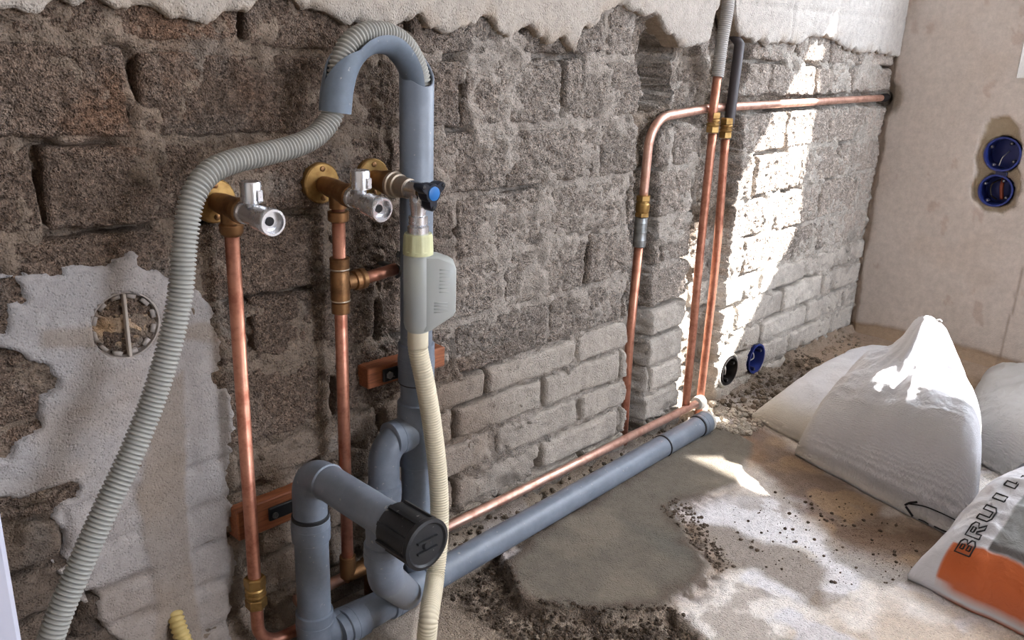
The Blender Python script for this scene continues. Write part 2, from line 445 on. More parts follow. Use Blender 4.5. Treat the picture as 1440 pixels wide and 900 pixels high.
HJ = [[.263, .481, .70, .90, 1.079, 1.29, 1.519, 1.691, 1.843, 2.02],
      [.155, .363, .585, .790, .988, 1.183, 1.39, 1.598, 1.795, 1.982],
      [.06, .271, .47, .665, .881, 1.08, 1.28, 1.48, 1.685, 1.891, 2.08],
      [.16, .391, .579, .778, .973, 1.16, 1.36, 1.58, 1.782, 1.974],
      [.05, .25, .468, .646, .875, 1.07, 1.28, 1.48, 1.686, 1.896, 2.078],
      [.15, .35, .578, .778, .98, 1.18, 1.38, 1.577, 1.794, 2.004],
      [.05, .25, .45, .65, .845, 1.055, 1.25, 1.45, 1.659, 1.867, 2.105],
      [.15, .35, .57, .782, .974, 1.18, 1.38, 1.575, 1.779, 1.973],
      [.05, .25, .46, .67, .87, 1.073, 1.28, 1.48, 1.694, 1.911, 2.114],
      [.15, .36, .59, .79, .98, 1.19, 1.39, 1.59, 1.838, 2.059],
      [.05, .26, .47, .68, .88, 1.09, 1.29, 1.50, 1.72, 1.94]]
XR = 2.19
CH = [  # (polygon, depth, softness)
    (wp([(912, 48), (940, 40), (958, 60), (962, 130), (952, 150), (915, 160), (908, 110)]), .075, .006),
    (wp([(905, 20), (985, 55), (1000, 130), (1040, 150), (1040, 168), (990, 172), (930, 185), (925, 260), (920, 345), (898, 350),
         (890, 300), (893, 230), (897, 190), (893, 160), (905, 130), (898, 80), (890, 50)]), .020, .012),
    (wp([(893, 270), (930, 262), (925, 330), (918, 400), (915, 470), (908, 540), (905, 640), (905, 700), (878, 700), (878, 640), (880, 540), (883, 440), (886, 380), (890, 340), (888, 320)]), .042, .009),
    (wp([(995, -40), (1062, -40), (1062, 60), (1052, 110), (1040, 130), (1046, 180), (1042, 225), (1036, 290), (1028, 350), (1021, 420), (1010, 490), (1003, 590), (955, 610),
         (957, 520), (963, 440), (970, 360), (976, 290), (985, 225), (990, 160), (997, 100), (1000, 40)]), .040, .010),
    (wp([(1035, 132), (1100, 134), (1250, 126), (1250, 150), (1100, 158), (1035, 166)]), .018, .006)]
def chase(x, z):
    n = fbm(x, z, 38, 3, 5)*.007 + fbm(x, z, 120, 2, 9)*.003
    d = np.zeros_like(x); rim = np.full_like(x, 1e9)
    for P, dep, soft in CH:
        s = sdf(P, x, z)+n
        d = np.maximum(d, dep*sm(0, -soft*.5, s)*(1+.35*fbm(x, z, 22, 3, 31)))
        rim = np.minimum(rim, s)
    return d, rim
BROWN, GREY, PALE, LIME = (np.array(lin(*c)) for c in ((118, 100, 87), (148, 137, 127), (188, 176, 165), (170, 160, 149)))
MORT = np.array(lin(158, 148, 138)); DUST = np.array(lin(132, 115, 98)); RUST = np.array(lin(122, 92, 72)); WPAINT = np.array(lin(196, 190, 184))
def wall_tint(x, z, kind):
    """kind: 0 block, 1 brick, 2 mortar"""
    b = sm(.62, .86, x+.08*fbm(x, z, 6, 3, 40)-.12*(z < .3))[:, None]
    g = sm(1.05, 1.6, x)[:, None]
    base = BROWN*(1-b)+(GREY*(1-g)+PALE*g)*b
    if kind == 1: base = np.array(lin(132, 116, 102))*(1-b)+(LIME*(1-g)+np.array(lin(194, 186, 176))*g)*b
    if kind == 2: base = np.array(lin(126, 110, 96))*(1-b)+(MORT*(1-g)+np.array(lin(186, 178, 168))*g)*b
    r = (sm(.15, .5, fbm(x, z, 9, 4, 60))*sm(.95, .4, x)*sm(.3, .5, z))[:, None]*(.75 if kind == 0 else .3)
    base = base*(1-r)+RUST*r
    w = (sm(.22, .5, fbm(x*1.3, z, 14, 4, 81)))[:, None]*(.35 if kind == 0 else .5)
    base = base*(1-w)+(np.array(lin(150, 141, 132))*(1-.4*(1-b)))*w
    return base

def heightfield(xs, zs, fn):
    Xg, Zg = np.meshgrid(xs, zs)           # rows: z
    x, z = Xg.ravel(), Zg.ravel(); y, t = fn(x, z)
    return np.stack([x, y, z], 1), grid_faces(len(zs), len(xs)), t
def axis(*segs):
    out = []
    for a, b, st in segs: out += list(np.arange(a, b-1e-9, st))
    return np.array(out+[segs[-1][1]])

def backing(x, z):
    c, rim = chase(x, z)
    fl = sm(1.40, 1.55, x); y = .0035 + .0050*sm(.30, .26, z)*(1-.75*fl) + fbm(x, z, 30, 3, 1)*.006*(1-.5*fl) + fbm(x, z, 110, 2, 2)*.0045
    y = y + sm(.16, .34, fbm(x, z, 13, 3, 19))*.022
    y = y - np.maximum(0, fbm(x, z, 55, 2, 21)-.22)*.012*sm(.9, .7, z) - np.maximum(0, fbm(x, z, 80, 3, 23)-.05)*.018*sm(.30, .26, z)*sm(-.35, .1, fbm(x, z, 7, 2, 24))
    ci = sm(.002, .02, c)
    y = y + c + ci*(.002+fbm(x, z, 60, 3, 8)*.008)
    for i in range(0, 10):       # joints that were never filled: narrow open slits between some blocks
        for j, h_ in enumerate(HJ[i]):
            q = _h(np.array([i*31+j]), np.array([7]), 3)[0]
            if q < .5: continue
            a_, b_ = lev(i, h_)-.012, lev(i+1, h_)+.010; mid = a_-(a_-b_)*(.25+.5*q); hl = (a_-b_)*(.22+.25*q)
            if h_ < .37 and z.min() < 0 and i > 2: continue
            y = y + .030*sm(.0052, .0030, abs(x-h_+.003*fbm(z, z*0+j, 30, 2, 44)))*sm(hl, hl*.8, abs(z-mid))
    y = boxcut(x, z, y)
    t = wall_tint(x, z, 2); k = (ci*sm(-.3, .35, fbm(x, z, 12, 3, 70))*.75)[:, None]; t = t*(1-k)+DUST*k
    # mortar tinted darker where old render was torn off at the lower left
    dk = (sm(.42, .30, x)*sm(.30, .2, z))[:, None]*.65; t = t*(1-dk)+np.array(lin(70, 58, 50))*dk
    a = np.full((len(x), 1), .42)
    return y, np.hstack([t, a])
BOXES = [(W(1062, 504)[[0, 2]], .0335), (W(1024, 521)[[0, 2]], .0305)]
def boxcut(x, z, y):
    for c_, r_ in BOXES: y = np.where(np.hypot(x-c_[0], z-c_[1]) < r_, .058, np.where(np.hypot(x-c_[0], z-c_[1]) < r_+.004, .002, y))
    return y
wall = None
V, Fq, T = heightfield(axis((-.9, .1, .05), (.1, XR+.02, .0045)), axis((-.04, .86, .0045), (.86, 2.5, .1)), backing)
V[:, 1] = np.where(V[:, 2] > .9, .004, V[:, 1])
wall = put('wall_back', (V, Fq[:, ::-1], T), MIN, None, kind='structure')

rng = np.random.RandomState(7)
def brick(i, x0, x1):
    blk = i < 6; step = .0027 if blk else .0040; g = .0040
    nx = max(4, int((x1-x0)/step)); h = lev(i, (x0+x1)/2)-lev(i+1, (x0+x1)/2); nz = max(4, int(h/step))
    s, t = np.meshgrid(np.linspace(0, 1, nx), np.linspace(0, 1, nz)); s, t = s.ravel(), t.ravel()
    g1, g2 = g*(.6+rng.rand()*1.1), g*(.6+rng.rand()*1.1)
    x = x0+g1+(x1-x0-g1-g2)*s
    zt, zb = lev(i, x)-g*(.5+rng.rand()), lev(i+1, x)+g*(.5+rng.rand())
    z = zb+(zt-zb)*t
    L, H = (x1-x0), h
    ed = np.minimum(np.minimum(s, 1-s)*L, np.minimum(t, 1-t)*H)
    # ragged rim and chipped corners
    wob = fbm(x, z, 45, 3, 11+i)*.0035*sm(.02, .0, ed)
    x = x+wob*np.where(s < .5, 1, -1)*(np.minimum(s, 1-s)*L < .02); z = z+wob*np.where(t < .5, 1, -1)*(np.minimum(t, 1-t)*H < .02)
    cd = np.hypot(np.minimum(s, 1-s)*L, np.minimum(t, 1-t)*H)
    blk = i < 6
    rough = .0022 if blk else .0010
    y = rng.uniform(-.0015, .002) + (s-.5)*rng.uniform(-.003, .003) + (t-.5)*rng.uniform(-.002, .002)
    y = y + fbm(x, z, 26, 4, 3)*rough*1.8 + fbm(x, z, 95, 2, 4)*rough
    y = y + .006*np.exp(-ed/(.0012 if x0 < 1.45 else .0009)) + (.0035 if x0 < 1.45 else .002)*sm(.008, .0, cd-.004*fbm(x, z, 30, 2, 77))
    if blk: y = y + worley(x, z, 1/.0085, 55)*.0036 + worley(x, z, 1/.0048, 58)*.0022
    else: y = y + worley(x, z, 1/.016, 56)*.0022 - .0015
    chip = sm(.30, .5, fbm(x, z, 20, 3, 91))*sm(.03, .0, ed)*.008; y = y+chip
    c, rim = chase(x, z); ci = sm(.002, .02, c); y = y+c+ci*fbm(x, z, 48, 3, 15)*.009
    y = boxcut(x, z, y)
    T = wall_tint(x, z, 0 if blk else 1)
    T = T*(1+rng.uniform(-.10, .10))
    k = (ci*sm(-.3, .35, fbm(x, z, 12, 3, 70))*.75)[:, None]; T = T*(1-k)+DUST*k
    # thin mortar smears on the face
    ms = (sm(.24, .34, fbm(x, z, 17, 4, 120+i))*(.35 if not blk else .12))[:, None]; T = T*(1-ms)+MORT*ms*1.02
    dk = (sm(.42, .30, x)*sm(.30, .2, z))[:, None]*.65; T = T*(1-dk)+np.array(lin(70, 58, 50))*dk
    al = np.full((len(x), 1), 1.0 if blk and x0 < 1.9 else (.30 if not blk else .55)) + 0*x[:, None]
    V = np.stack([x, y, z], 1); Fc = grid_faces(nz, nx)[:, ::-1]
    # sides running back into the wall
    rimi = np.r_[np.arange(nx), np.arange(1, nz)*nx+nx-1, (nz-1)*nx+np.arange(nx-2, -1, -1), np.arange(nz-2, 0, -1)*nx]
    B = V[rimi].copy(); B[:, 1] += .035; n0 = len(V); m = len(rimi)
    q = np.stack([rimi, np.roll(rimi, -1), n0+(np.arange(m)+1) % m, n0+np.arange(m)], 1)
    V = np.vstack([V, B]); T = np.vstack([np.hstack([T, al]), np.hstack([T, al])[rimi]])
    return V, np.vstack([Fc, q]), T
# each brick or block, row by row
for i in range(11):
    xs = [-.15]+HJ[i]+[XR+.004]
    if xs[1]-xs[0] > .3: xs.insert(1, xs[1]-.205)
    for a, b in zip(xs[:-1], xs[1:]):
        if b < .12: continue
        put('block' if i < 6 else 'brick', brick(i, a, b), MIN, wall)

# plaster: upper band with a broken lower edge
EDGE = [(-60, 20), (0, 9), (20, 14), (50, 13), (80, 2), (120, -2), (140, 6), (173, 11), (200, 13), (230, 15), (253, 24), (267, 23), (290, 32), (310, 25), (317, 16), (350, 16),
        (363, 0), (385, -6), (403, 0), (430, 12), (473, 21), (490, 35), (510, 38), (560, 37), (570, 33), (592, 21), (607, 43), (640, 45), (653, 37), (670, 28), (693, 27),
        (700, 40), (710, 53), (733, 38), (753, 40), (772, 63), (783, 53), (797, 60), (807, 73), (817, 43), (837, 40), (850, 17), (873, 10), (887, 17), (927, 25), (933, 42),
        (947, 50), (960, 63), (973, 63), (997, 60), (1001, 33), (1010, 8), (1014, -60), (1030, -60), (1034, 20), (1037, 43), (1053, 55), (1080, 65), (1100, 62), (1123, 63),
        (1137, 55), (1157, 48), (1177, 57), (1190, 67), (1210, 75), (1237, 73), (1250, 78), (1262, 80)]
E2 = np.array([W(u, v, .010)[[0, 2]] for u, v in EDGE])
def plaster_top(x, rows=70):
    ex = np.interp(x, E2[:, 0], E2[:, 1])
    ex = ex + (np.round(fbm(x, x*0+3.3, 60, 2, 200)*4)/4)*.006 + fbm(x, x*0+9.1, 110, 2, 201)*.0022
    return ex
xs = axis((-.9, .15, .05), (.15, XR, .0028))
ze = plaster_top(xs)
rows = []
tt = np.r_[-3, -2, -1, 0, np.linspace(.0, 1, 44)[1:]**1.5, 2]
for q in tt:
    z = ze+np.clip(q, 0, 1)*(.92-ze) if q <= 1 else np.full_like(xs, 2.5)
    if q < 0: z = ze + (q+0)*.0006 + (.001 if q > -2 else .002)
    face = -.013 + fbm(xs, z, 11, 3, 210)*.0035 + .0022*sm(1.35, 1.5, xs)*(np.exp(-((z-.805)/.004)**2) + np.exp(-((z-.712)/.004)**2) + sum(np.exp(-((xs-h_)/.004)**2) for h_ in (1.43, 1.63, 1.83, 2.03)))+fbm(xs, z, 60, 3, 211)*.0012
    lip = np.exp(-(z-ze)/.0022)*.005*(1+fbm(xs, z, 90, 2, 215))+sm(.012, .0, z-ze)*np.maximum(0, fbm(xs, z, 45, 2, 217))*.008 if q >= 0 else 0
    y = face+lip if q >= 0 else {-1: -.003, -2: .006, -3: .03}[int(q)] + fbm(xs, z+q, 90, 2, 216)*.0025
    if q > 1: y = np.full_like(xs, -.013)
    rows.append(np.stack([xs, y, z], 1))
V = np.vstack(rows); x, z = V[:, 0], V[:, 2]
g = sm(.9, 1.9, x)[:, None]
T = np.array(lin(172, 162, 151))*(1-g)+np.array(lin(192, 186, 179))*g
T = T*(1+.06*fbm(x, z, 13, 4, 220))[:, None]
br = np.tile(np.array([1 if q < 0 else 0 for q in tt])[:, None], (1, len(xs))).ravel()
brk = np.maximum(br, sm(.03, .0, z-np.tile(ze, len(tt)))*sm(-.1, .3, fbm(x, z, 40, 3, 222))*.5)[:, None]
T = T*(1-brk)+np.array(lin(166, 149, 131))*brk
put('plaster', (V, grid_faces(len(tt), len(xs))[:, ::-1], np.hstack([T, np.full((len(T), 1), .22)])), MIN, wall, label='pale broken plaster above the bare blocks')

# thin skim of old plaster at the lower left
SK = wp([(-300, 385), (20, 398), (50, 376), (100, 366), (150, 362), (192, 350), (212, 383), (240, 392), (275, 395), (300, 420), (305, 450), (312, 500), (320, 540), (330, 600),
         (333, 650), (325, 700), (330, 760), (328, 830), (322, 960), (170, 980), (160, 900), (118, 850), (116, 832), (70, 800), (74, 765), (60, 725), (100, 690), (52, 700), (0, 706), (-300, 720)], .004)
HOLES = [wp([(-300, 485), (25, 490), (38, 505), (72, 510), (75, 540), (58, 560), (48, 600), (10, 640), (-300, 640)], .004), wp([(-40, 405), (12, 412), (14, 440), (10, 470), (-40, 475)], .004),
         wp([(205, 340), (240, 345), (243, 385), (225, 388)], .004)]
FILLH = wp([(60, 466), (130, 462), (300, 452), (330, 470), (300, 480), (130, 484), (60, 486)], .004)
FILLV = wp([(222, 540), (256, 520), (258, 620), (262, 700), (272, 800), (292, 960), (205, 960), (222, 860), (205, 770), (190, 700), (205, 620)], .004)
BX = W(177, 458, .006)
def skim(x, z):
    s = sdf(SK, x, z)
    for h in HOLES: s = np.maximum(s, -sdf(h, x, z))
    n = fbm(x, z, 35, 4, 300)*.012+fbm(x, z, 120, 2, 301)*.004
    holes = (sm(.36, .46, fbm(x, z, 30, 3, 305)))*.014*sm(-.05, -.0, s)
    m = s+n+holes
    # brick relief telegraphs through
    rel = np.zeros_like(x)
    for i in range(2, 11): rel = np.maximum(rel, np.exp(-((z-lev(i, x))/.006)**2)*(.6+.6*fbm(x, z, 14, 2, 310)))
    for i in range(4, 11):
        inside = (z < lev(i, x)) & (z > lev(i+1, x))
        for h in HJ[i]: rel = np.where(inside, np.maximum(rel, np.exp(-((x-h)/.004)**2)*.8), rel)
    fv = sm(.004, -.004, np.minimum(sdf(FILLV, x, z), sdf(FILLH, x, z))+n*.4)
    y = -.0050+rel*(1-fv)*.0065*sm(.42, .26, z)+fbm(x, z, 16, 3, 303)*.0025+fbm(x, z, 80, 3, 304)*.0009-.001*fv
    y = y+sm(-.004, .003, m)*.030
    d = np.hypot(x-BX[0], z-BX[2]); y = np.where(d < .0325, np.maximum(y, .018), y)
    t = np.array(lin(162, 154, 149))*(1+.10*fbm(x, z, 9, 4, 320))[:, None]
    f = (sm(-.1, .4, fbm(x, z, 5, 3, 322)))[:, None]*.25; t = t*(1-f)+np.array(lin(160, 162, 166))*f
    k = (np.maximum(fv, 0)*(.6+.3*fbm(x, z, 12, 3, 340)))[:, None]; t = t*(1-k)+np.array(lin(138, 122, 106))*k
    k = (sm(.05, .4, fbm(x, z, 8, 4, 325)))[:, None]*.5; t = t*(1-k)+np.array(lin(150, 134, 120))*k
    rb = (rel*(1-fv)*sm(.0, .3, fbm(x, z, 25, 2, 330)))[:, None]*.5; t = t*(1-rb)+np.array(lin(112, 97, 84))*rb
    return y, np.hstack([t, np.full((len(x), 1), .15)]), m
xa, za = axis((-.15, .5, .0036)), axis((-.02, .575, .0036))
Xg, Zg = np.meshgrid(xa, za); y, T, m = skim(Xg.ravel(), Zg.ravel()); V = np.stack([Xg.ravel(), y, Zg.ravel()], 1)
Fq = grid_faces(len(za), len(xa))[:, ::-1]; Fq = Fq[(m[Fq].min(1) < .006)]
put('plaster_skim', (V, Fq, T), MIN, wall, label='thin patchy grey-white plaster left at the lower left')

# ------------------------------------------------------------------ floor
WET = fp([(700, 795), (722, 850), (790, 872), (850, 868), (940, 858), (1007, 803), (968, 765), (950, 720), (1000, 696), (1040, 684), (1052, 655), (1060, 625), (1010, 600), (900, 660), (780, 735)])
RAW = fp([(560, 1000), (600, 830), (700, 775), (730, 850), (850, 868), (943, 862), (1010, 912), (1080, 1000)])
DEB = fp([(640, 830), (700, 780), (735, 850), (850, 865), (945, 858), (985, 900), (800, 915), (690, 870)])
ST1 = fp([(960, 745), (1005, 800), (1010, 806), (1060, 800), (1150, 850), (1165, 800), (1130, 770), (1075, 762), (1000, 740)])
STB = fp([(1060, 600), (1125, 645), (1250, 722), (1345, 760), (1345, 790), (1290, 790), (1210, 770), (1160, 740), (1120, 700), (1085, 660), (1045, 640), (1030, 600)])
SW = fp([(1180, 715), (1250, 740), (1290, 765), (1330, 790), (1250, 830), (1190, 800), (1160, 760)])
PCHK = np.array([1.60, -.04])
def floorfn(x, y):
    n = fbm(x, y, 22, 4, 400)*.02; n2 = fbm(x, y, 60, 3, 401)
    w = sm(.006, -.012, sdf(WET, x, y)+n*.5)
    raw = sm(.003, -.003, sdf(RAW, x, y)+n*.12)
    deb = sm(.03, -.03, sdf(DEB, x, y)+n)
    # crumbled rim around the fresh mortar
    rimw = np.exp(-((sdf(WET, x, y)-.006)/.02)**2)*sm(1.35, 1.1, x)
    z = fbm(x, y, 5, 3, 402)*.0025+fbm(x, y, 50, 3, 403)*.0009
    z = z+w*.006*(1+.3*fbm(x, y, 14, 3, 404))
    z = z-raw*(.014+fbm(x, y, 40, 3, 405)*.004)
    crumb = np.maximum(0, fbm(x, y, 130, 2, 406))*.008
    z = z+np.clip(deb+rimw*.8, 0, 1)*(1-.6*w)*(crumb+.002)
    # raised rough screed in the far corner, rubble at its edge
    ex = 1.79+.25*np.minimum(0, y+.06)*-1+fbm(x, y, 18, 3, 410)*.03
    led = sm(0, .05, x-ex); z = z+led*(.033+fbm(x, y, 12, 3, 411)*.003)
    rub = np.exp(-(((x-1.70)/.12)**2+((y+.02)/.075)**2)); z = z+rub*(.022+np.maximum(0, fbm(x, y, 60, 3, 412))*.014)
    low = sm(-.022, 0.0, y)*(.018+fbm(x, y, 45, 3, 413)*.010)*sm(.6, .9, x); z = z+low
    a = np.full(len(x), .25)
    pale = np.array(lin(236, 228, 220)); t = pale*(1+.08*fbm(x, y, 8, 4, 420))[:, None]
    def lay(mask, c, k=1.0):
        nonlocal t
        mk = (np.clip(mask, 0, 1)*k)[:, None]; t = t*(1-mk)+np.array(lin(*c))*mk
    lay(sm(.0, .35, fbm(x, y, 6, 4, 421)), (184, 160, 134), .65)
    lay(sm(.1, .25, fbm(x, y, 9, 4, 427)), (222, 220, 226), .6)
    lay(sm(.016, -.010, sdf(ST1, x, y)+n), (140, 126, 112), .85)
    lay(sm(.016, -.012, sdf(SW, x, y)+n*1.6), (150, 140, 130), .8)
    lay(sm(.040, -.012, sdf(STB, x, y)+n*1.2), (112, 88, 70), .9)
    lay(sm(.05, .28, fbm(x, y, 11, 3, 423))*sm(.06, -.03, sdf(STB, x, y)), (176, 148, 116), .55)
    lay(sm(.22, .34, fbm(x, y, 13, 4, 424))*sm(-.15, -.3, y), (146, 130, 114), .6)
    lay(sm(.04, .0, abs(sdf(WET, x, y)+.0)+n)*(1-w), (150, 120, 92), .5)
    lay(w, (116, 108, 97)); lay(w*sm(.0, .4, fbm(x, y, 10, 3, 425)), (132, 122, 108), .7)
    lay(w*sm(.06, .0, abs(x-1.02)+abs(y+.24)*.4), (98, 97, 90), .6)
    lay(w*sm(-.035, -.005, sdf(WET, x, y)+n*1.2)*sm(1.3, 1.1, x), (92, 80, 70), .75)
    lay(raw, (164, 148, 132)); lay(np.clip(deb+rimw, 0, 1)*sm(-.2, .3, n2), (92, 78, 67), .9)
    lay(led, (164, 140, 118), .9); lay(np.clip(rub*1.3, 0, 1), (110, 97, 84), .85); lay(np.exp(-((x-ex)/.03)**2)*sm(-.2, .2, n2)*(y > -.2), (92, 78, 66), .8)
    lay(sm(-.03, -.005, y), (150, 134, 118), .8)
    lay(sm(.80, .70, x+n), (150, 134, 118), .85); lay(np.clip(deb, 0, 1)*sm(-.2, .3, n2), (92, 78, 67), .9); lay(sm(.55, .45, x), (104, 90, 78), .8)
    a = .25+.5*np.clip(deb+rub+raw*.4, 0, 1)-.1*w
    return z, np.hstack([t, a[:, None]])
xa = axis((-1.6, .4, .1), (.4, XR+.012, .0045)); ya = axis((-4.0, -1.1, .1), (-1.1, -.75, .012), (-.75, .05, .0045))
Xg, Yg = np.meshgrid(xa, ya); z, T = floorfn(Xg.ravel(), Yg.ravel())
flo = put('floor', (np.stack([Xg.ravel(), Yg.ravel(), z], 1), grid_faces(len(ya), len(xa)), T), MIN, None, kind='structure')
def floor_z(x, y): return float(floorfn(np.array([x]), np.array([y]))[0][0])

# ------------------------------------------------------------------ right wall with its window opening
WY0, WY1, WZ0, WZ1 = -1.60, -.271, .689, 1.95
HX = X(1243, 138, XR)   # hole where the copper pipe leaves
PB = [tuple(X(u, v, XR)[[1, 2]]) for u, v in [(1383, 188), (1395, 165), (1420, 163), (1436, 180), (1440, 205), (1433, 232), (1438, 262), (1428, 290), (1410, 298), (1385, 296), (1370, 278), (1368, 262), (1376, 242), (1374, 222)]]
def rwall(y, z):
    e = .010+.007*fbm(z, z*0, 14, 3, 500)+.003*fbm(z, z*0, 60, 2, 501)
    m = sm(-e-.001, -e+.003, y)                       # strip by the corner with no plaster
    hd = np.hypot((y-HX[1]), z-HX[2]); patch = sm(.05, .035, hd+fbm(y, z, 30, 3, 503)*.014)
    x = XR-.010+fbm(y, z, 5, 3, 504)*.003+fbm(y, z, 60, 3, 505)*.0007
    x = x+m*(.009+fbm(y, z, 50, 3, 506)*.006)+patch*.004+sm(.020, .012, hd)*.03
    pb = sm(.003, -.003, sdf(PB, y, z)+fbm(y, z, 60, 2, 508)*.004); x = x+pb*.008
    for u_, v_, r_ in ((1410, 217, .0375), (1400, 268, .0355)):
        q_ = X(u_, v_, XR-.008); x = np.where(np.hypot(y-q_[1], z-q_[2]) < r_, XR+.06, x)
    # plinth scar above the floor
    pl = sm(.070, .060, z+fbm(y, z, 14, 3, 507)*.01); x = x+pl*.004
    x = x-sm(.80, .83, z)*.002*(y < -.03)
    t = np.array(lin(204, 193, 184))*(1+.05*fbm(y, z, 5, 4, 510))[:, None]
    def lay(mk, c, k):
        nonlocal t
        q = (np.clip(mk, 0, 1)*k)[:, None]; t = t*(1-q)+np.array(lin(*c))*q
    lay(sm(.1, .4, fbm(y, z, 7, 4, 511)), (198, 184, 172), .5)
    lay(sm(.38, .46, fbm(y*1.5, z, 18, 4, 512)), (176, 150, 134), .4)
    lay(m, (176, 160, 146), .8); lay(patch, (150, 138, 124), .9); lay(pb, (158, 142, 118), .9); lay(pl, (186, 162, 136), .85); lay(sm(.03, .02, z), (158, 136, 112), .8)
    cr = sm(.0040, .0010, abs(y-(-.372-.05*(z-.3)+.006*fbm(z, z*0, 16, 3, 515))))*(z < .45); lay(cr, (150, 132, 118), .7)
    return x, np.hstack([t, np.full((len(y), 1), .08)])
ya = axis((-4.0, WY0, .1), (WY0, -1.3, .02), (-1.3, -.70, .01), (-.70, WY1, .0047), (WY1, .03, .0045)); za = axis((-.04, WZ0, .0048), (WZ0, .95, .006), (.95, WZ1, .05), (WZ1, 2.5, .05))
Yg, Zg = np.meshgrid(ya, za); x, T = rwall(Yg.ravel(), Zg.ravel()); V = np.stack([x, Yg.ravel(), Zg.ravel()], 1)
Fq = grid_faces(len(za), len(ya)); cen = V[Fq].mean(1)
Fq = Fq[~((cen[:, 1] > WY0) & (cen[:, 1] < WY1) & (cen[:, 2] > WZ0) & (cen[:, 2] < WZ1))]
rw = put('wall_right', (V, Fq, T), MIN, None, kind='structure')
def slab(name, a, b, mat, parent=None, kind='structure', label=None, tint=None):
    a, b = np.array(a, float), np.array(b, float); V, Fc = box((a+b)/2, abs(b-a))
    T = np.tile(np.array([*(tint or lin(200, 192, 182)), .1]), (len(V), 1))
    o = put(name, (V, Fc, T), mat, parent, kind=kind, label=label); o.data.polygons.foreach_set('use_smooth', np.zeros(len(o.data.polygons), bool)); return o
TH = .085
for a, b in (((XR-.004, WY1, WZ0-.02), (XR+.25, WY1+.02, WZ1+.02)), ((XR-.004, WY0-.02, WZ0-.02), (XR+.25, WY0, WZ1+.02)), ((XR-.004, WY0, WZ0-.02), (XR+.25, WY1, WZ0)), ((XR-.004, WY0, WZ1), (XR+.25, WY1, WZ1+.02))):
    slab('reveal', a, b, MIN, rw, kind=None)
# masonry core outside the plaster face, so the wall is solid for the sun
for a, b in (((XR+.07, -4.0, -.05), (XR+.25, .3, WZ0-.01)), ((XR+.07, -4.0, WZ1+.01), (XR+.25, .3, 2.5)), ((XR+.07, WY1+.01, -.05), (XR+.25, .3, 2.5)), ((XR+.07, -4.0, -.05), (XR+.25, WY0-.01, 2.5))):
    slab('wall_core', a, b, MIN, rw, kind=None)
win = slab('window_1', (XR+TH-.02, WY1-.06, WZ0), (XR+TH+.05, WY1, WZ1), WHITE, None)
def wbar(y0, y1, z0, z1, nm='window_frame'):
    bl = nm == 'sun_mask_sheet'
    if bl:   # thin unseen sheet added to trim the sunbeam and spread soft light
        V = np.array([(XR+TH, y0, z0), (XR+TH, y1, z0), (XR+TH, y1, z1), (XR+TH, y0, z1)], float); return put(nm, (V, [(0, 1, 2, 3)]), SUN_MASK, win)
    o = slab(nm, (XR+TH-.02, y0, z0), (XR+TH+.05, y1, z1), WHITE, win, kind=None)
wbar(WY0, WY1-.06, WZ0, WZ0+.10); wbar(WY0, -1.13, WZ0+.10, WZ1, 'sun_mask_sheet'); wbar(WY1-.13, WY1-.06, WZ0+.10, WZ1, 'window_sash'); wbar(-.945, WY1-.13, 1.315, WZ1, 'sun_mask_sheet'); wbar(-1.13, -.945, 1.09, WZ1, 'sun_mask_sheet')
wbar(-1.13, WY1-.13, WZ0+.10, WZ0+.17, 'window_sash'); wbar(-.945, -.81, WZ0+.17, 1.315, 'sun_mask_post')  # upright post added out of view to shade part of the brick wall
slab('window_pane', (XR+TH+.01, -1.13, WZ0+.17), (XR+TH+.014, WY1-.13, 1.315), PANE, win, kind=None)
slab('ceiling', (-1.6, -4.0, 2.5), (XR+.25, .3, 2.6), MIN)
fw = slab('wall_front', (-1.6, -4.1, -.05), (XR+.25, -4.0, .5), MIN)
for a, b in (((-1.6, -4.1, 2.3), (XR+.25, -4.0, 2.5)), ((-1.6, -4.1, .5), (1.0, -4.0, 2.3)), ((2.0, -4.1, .5), (XR+.25, -4.0, 2.3))): slab('pier', a, b, MIN, fw, kind=None)  # gap between the piers placed to admit fill light
slab('wall_left', (-1.7, -4.1, -.05), (-1.6, .3, 2.5), MIN)
slab('wall_core', (-1.6, .12, -.05), (XR+.25, .3, 2.5), MIN, wall, kind=None)

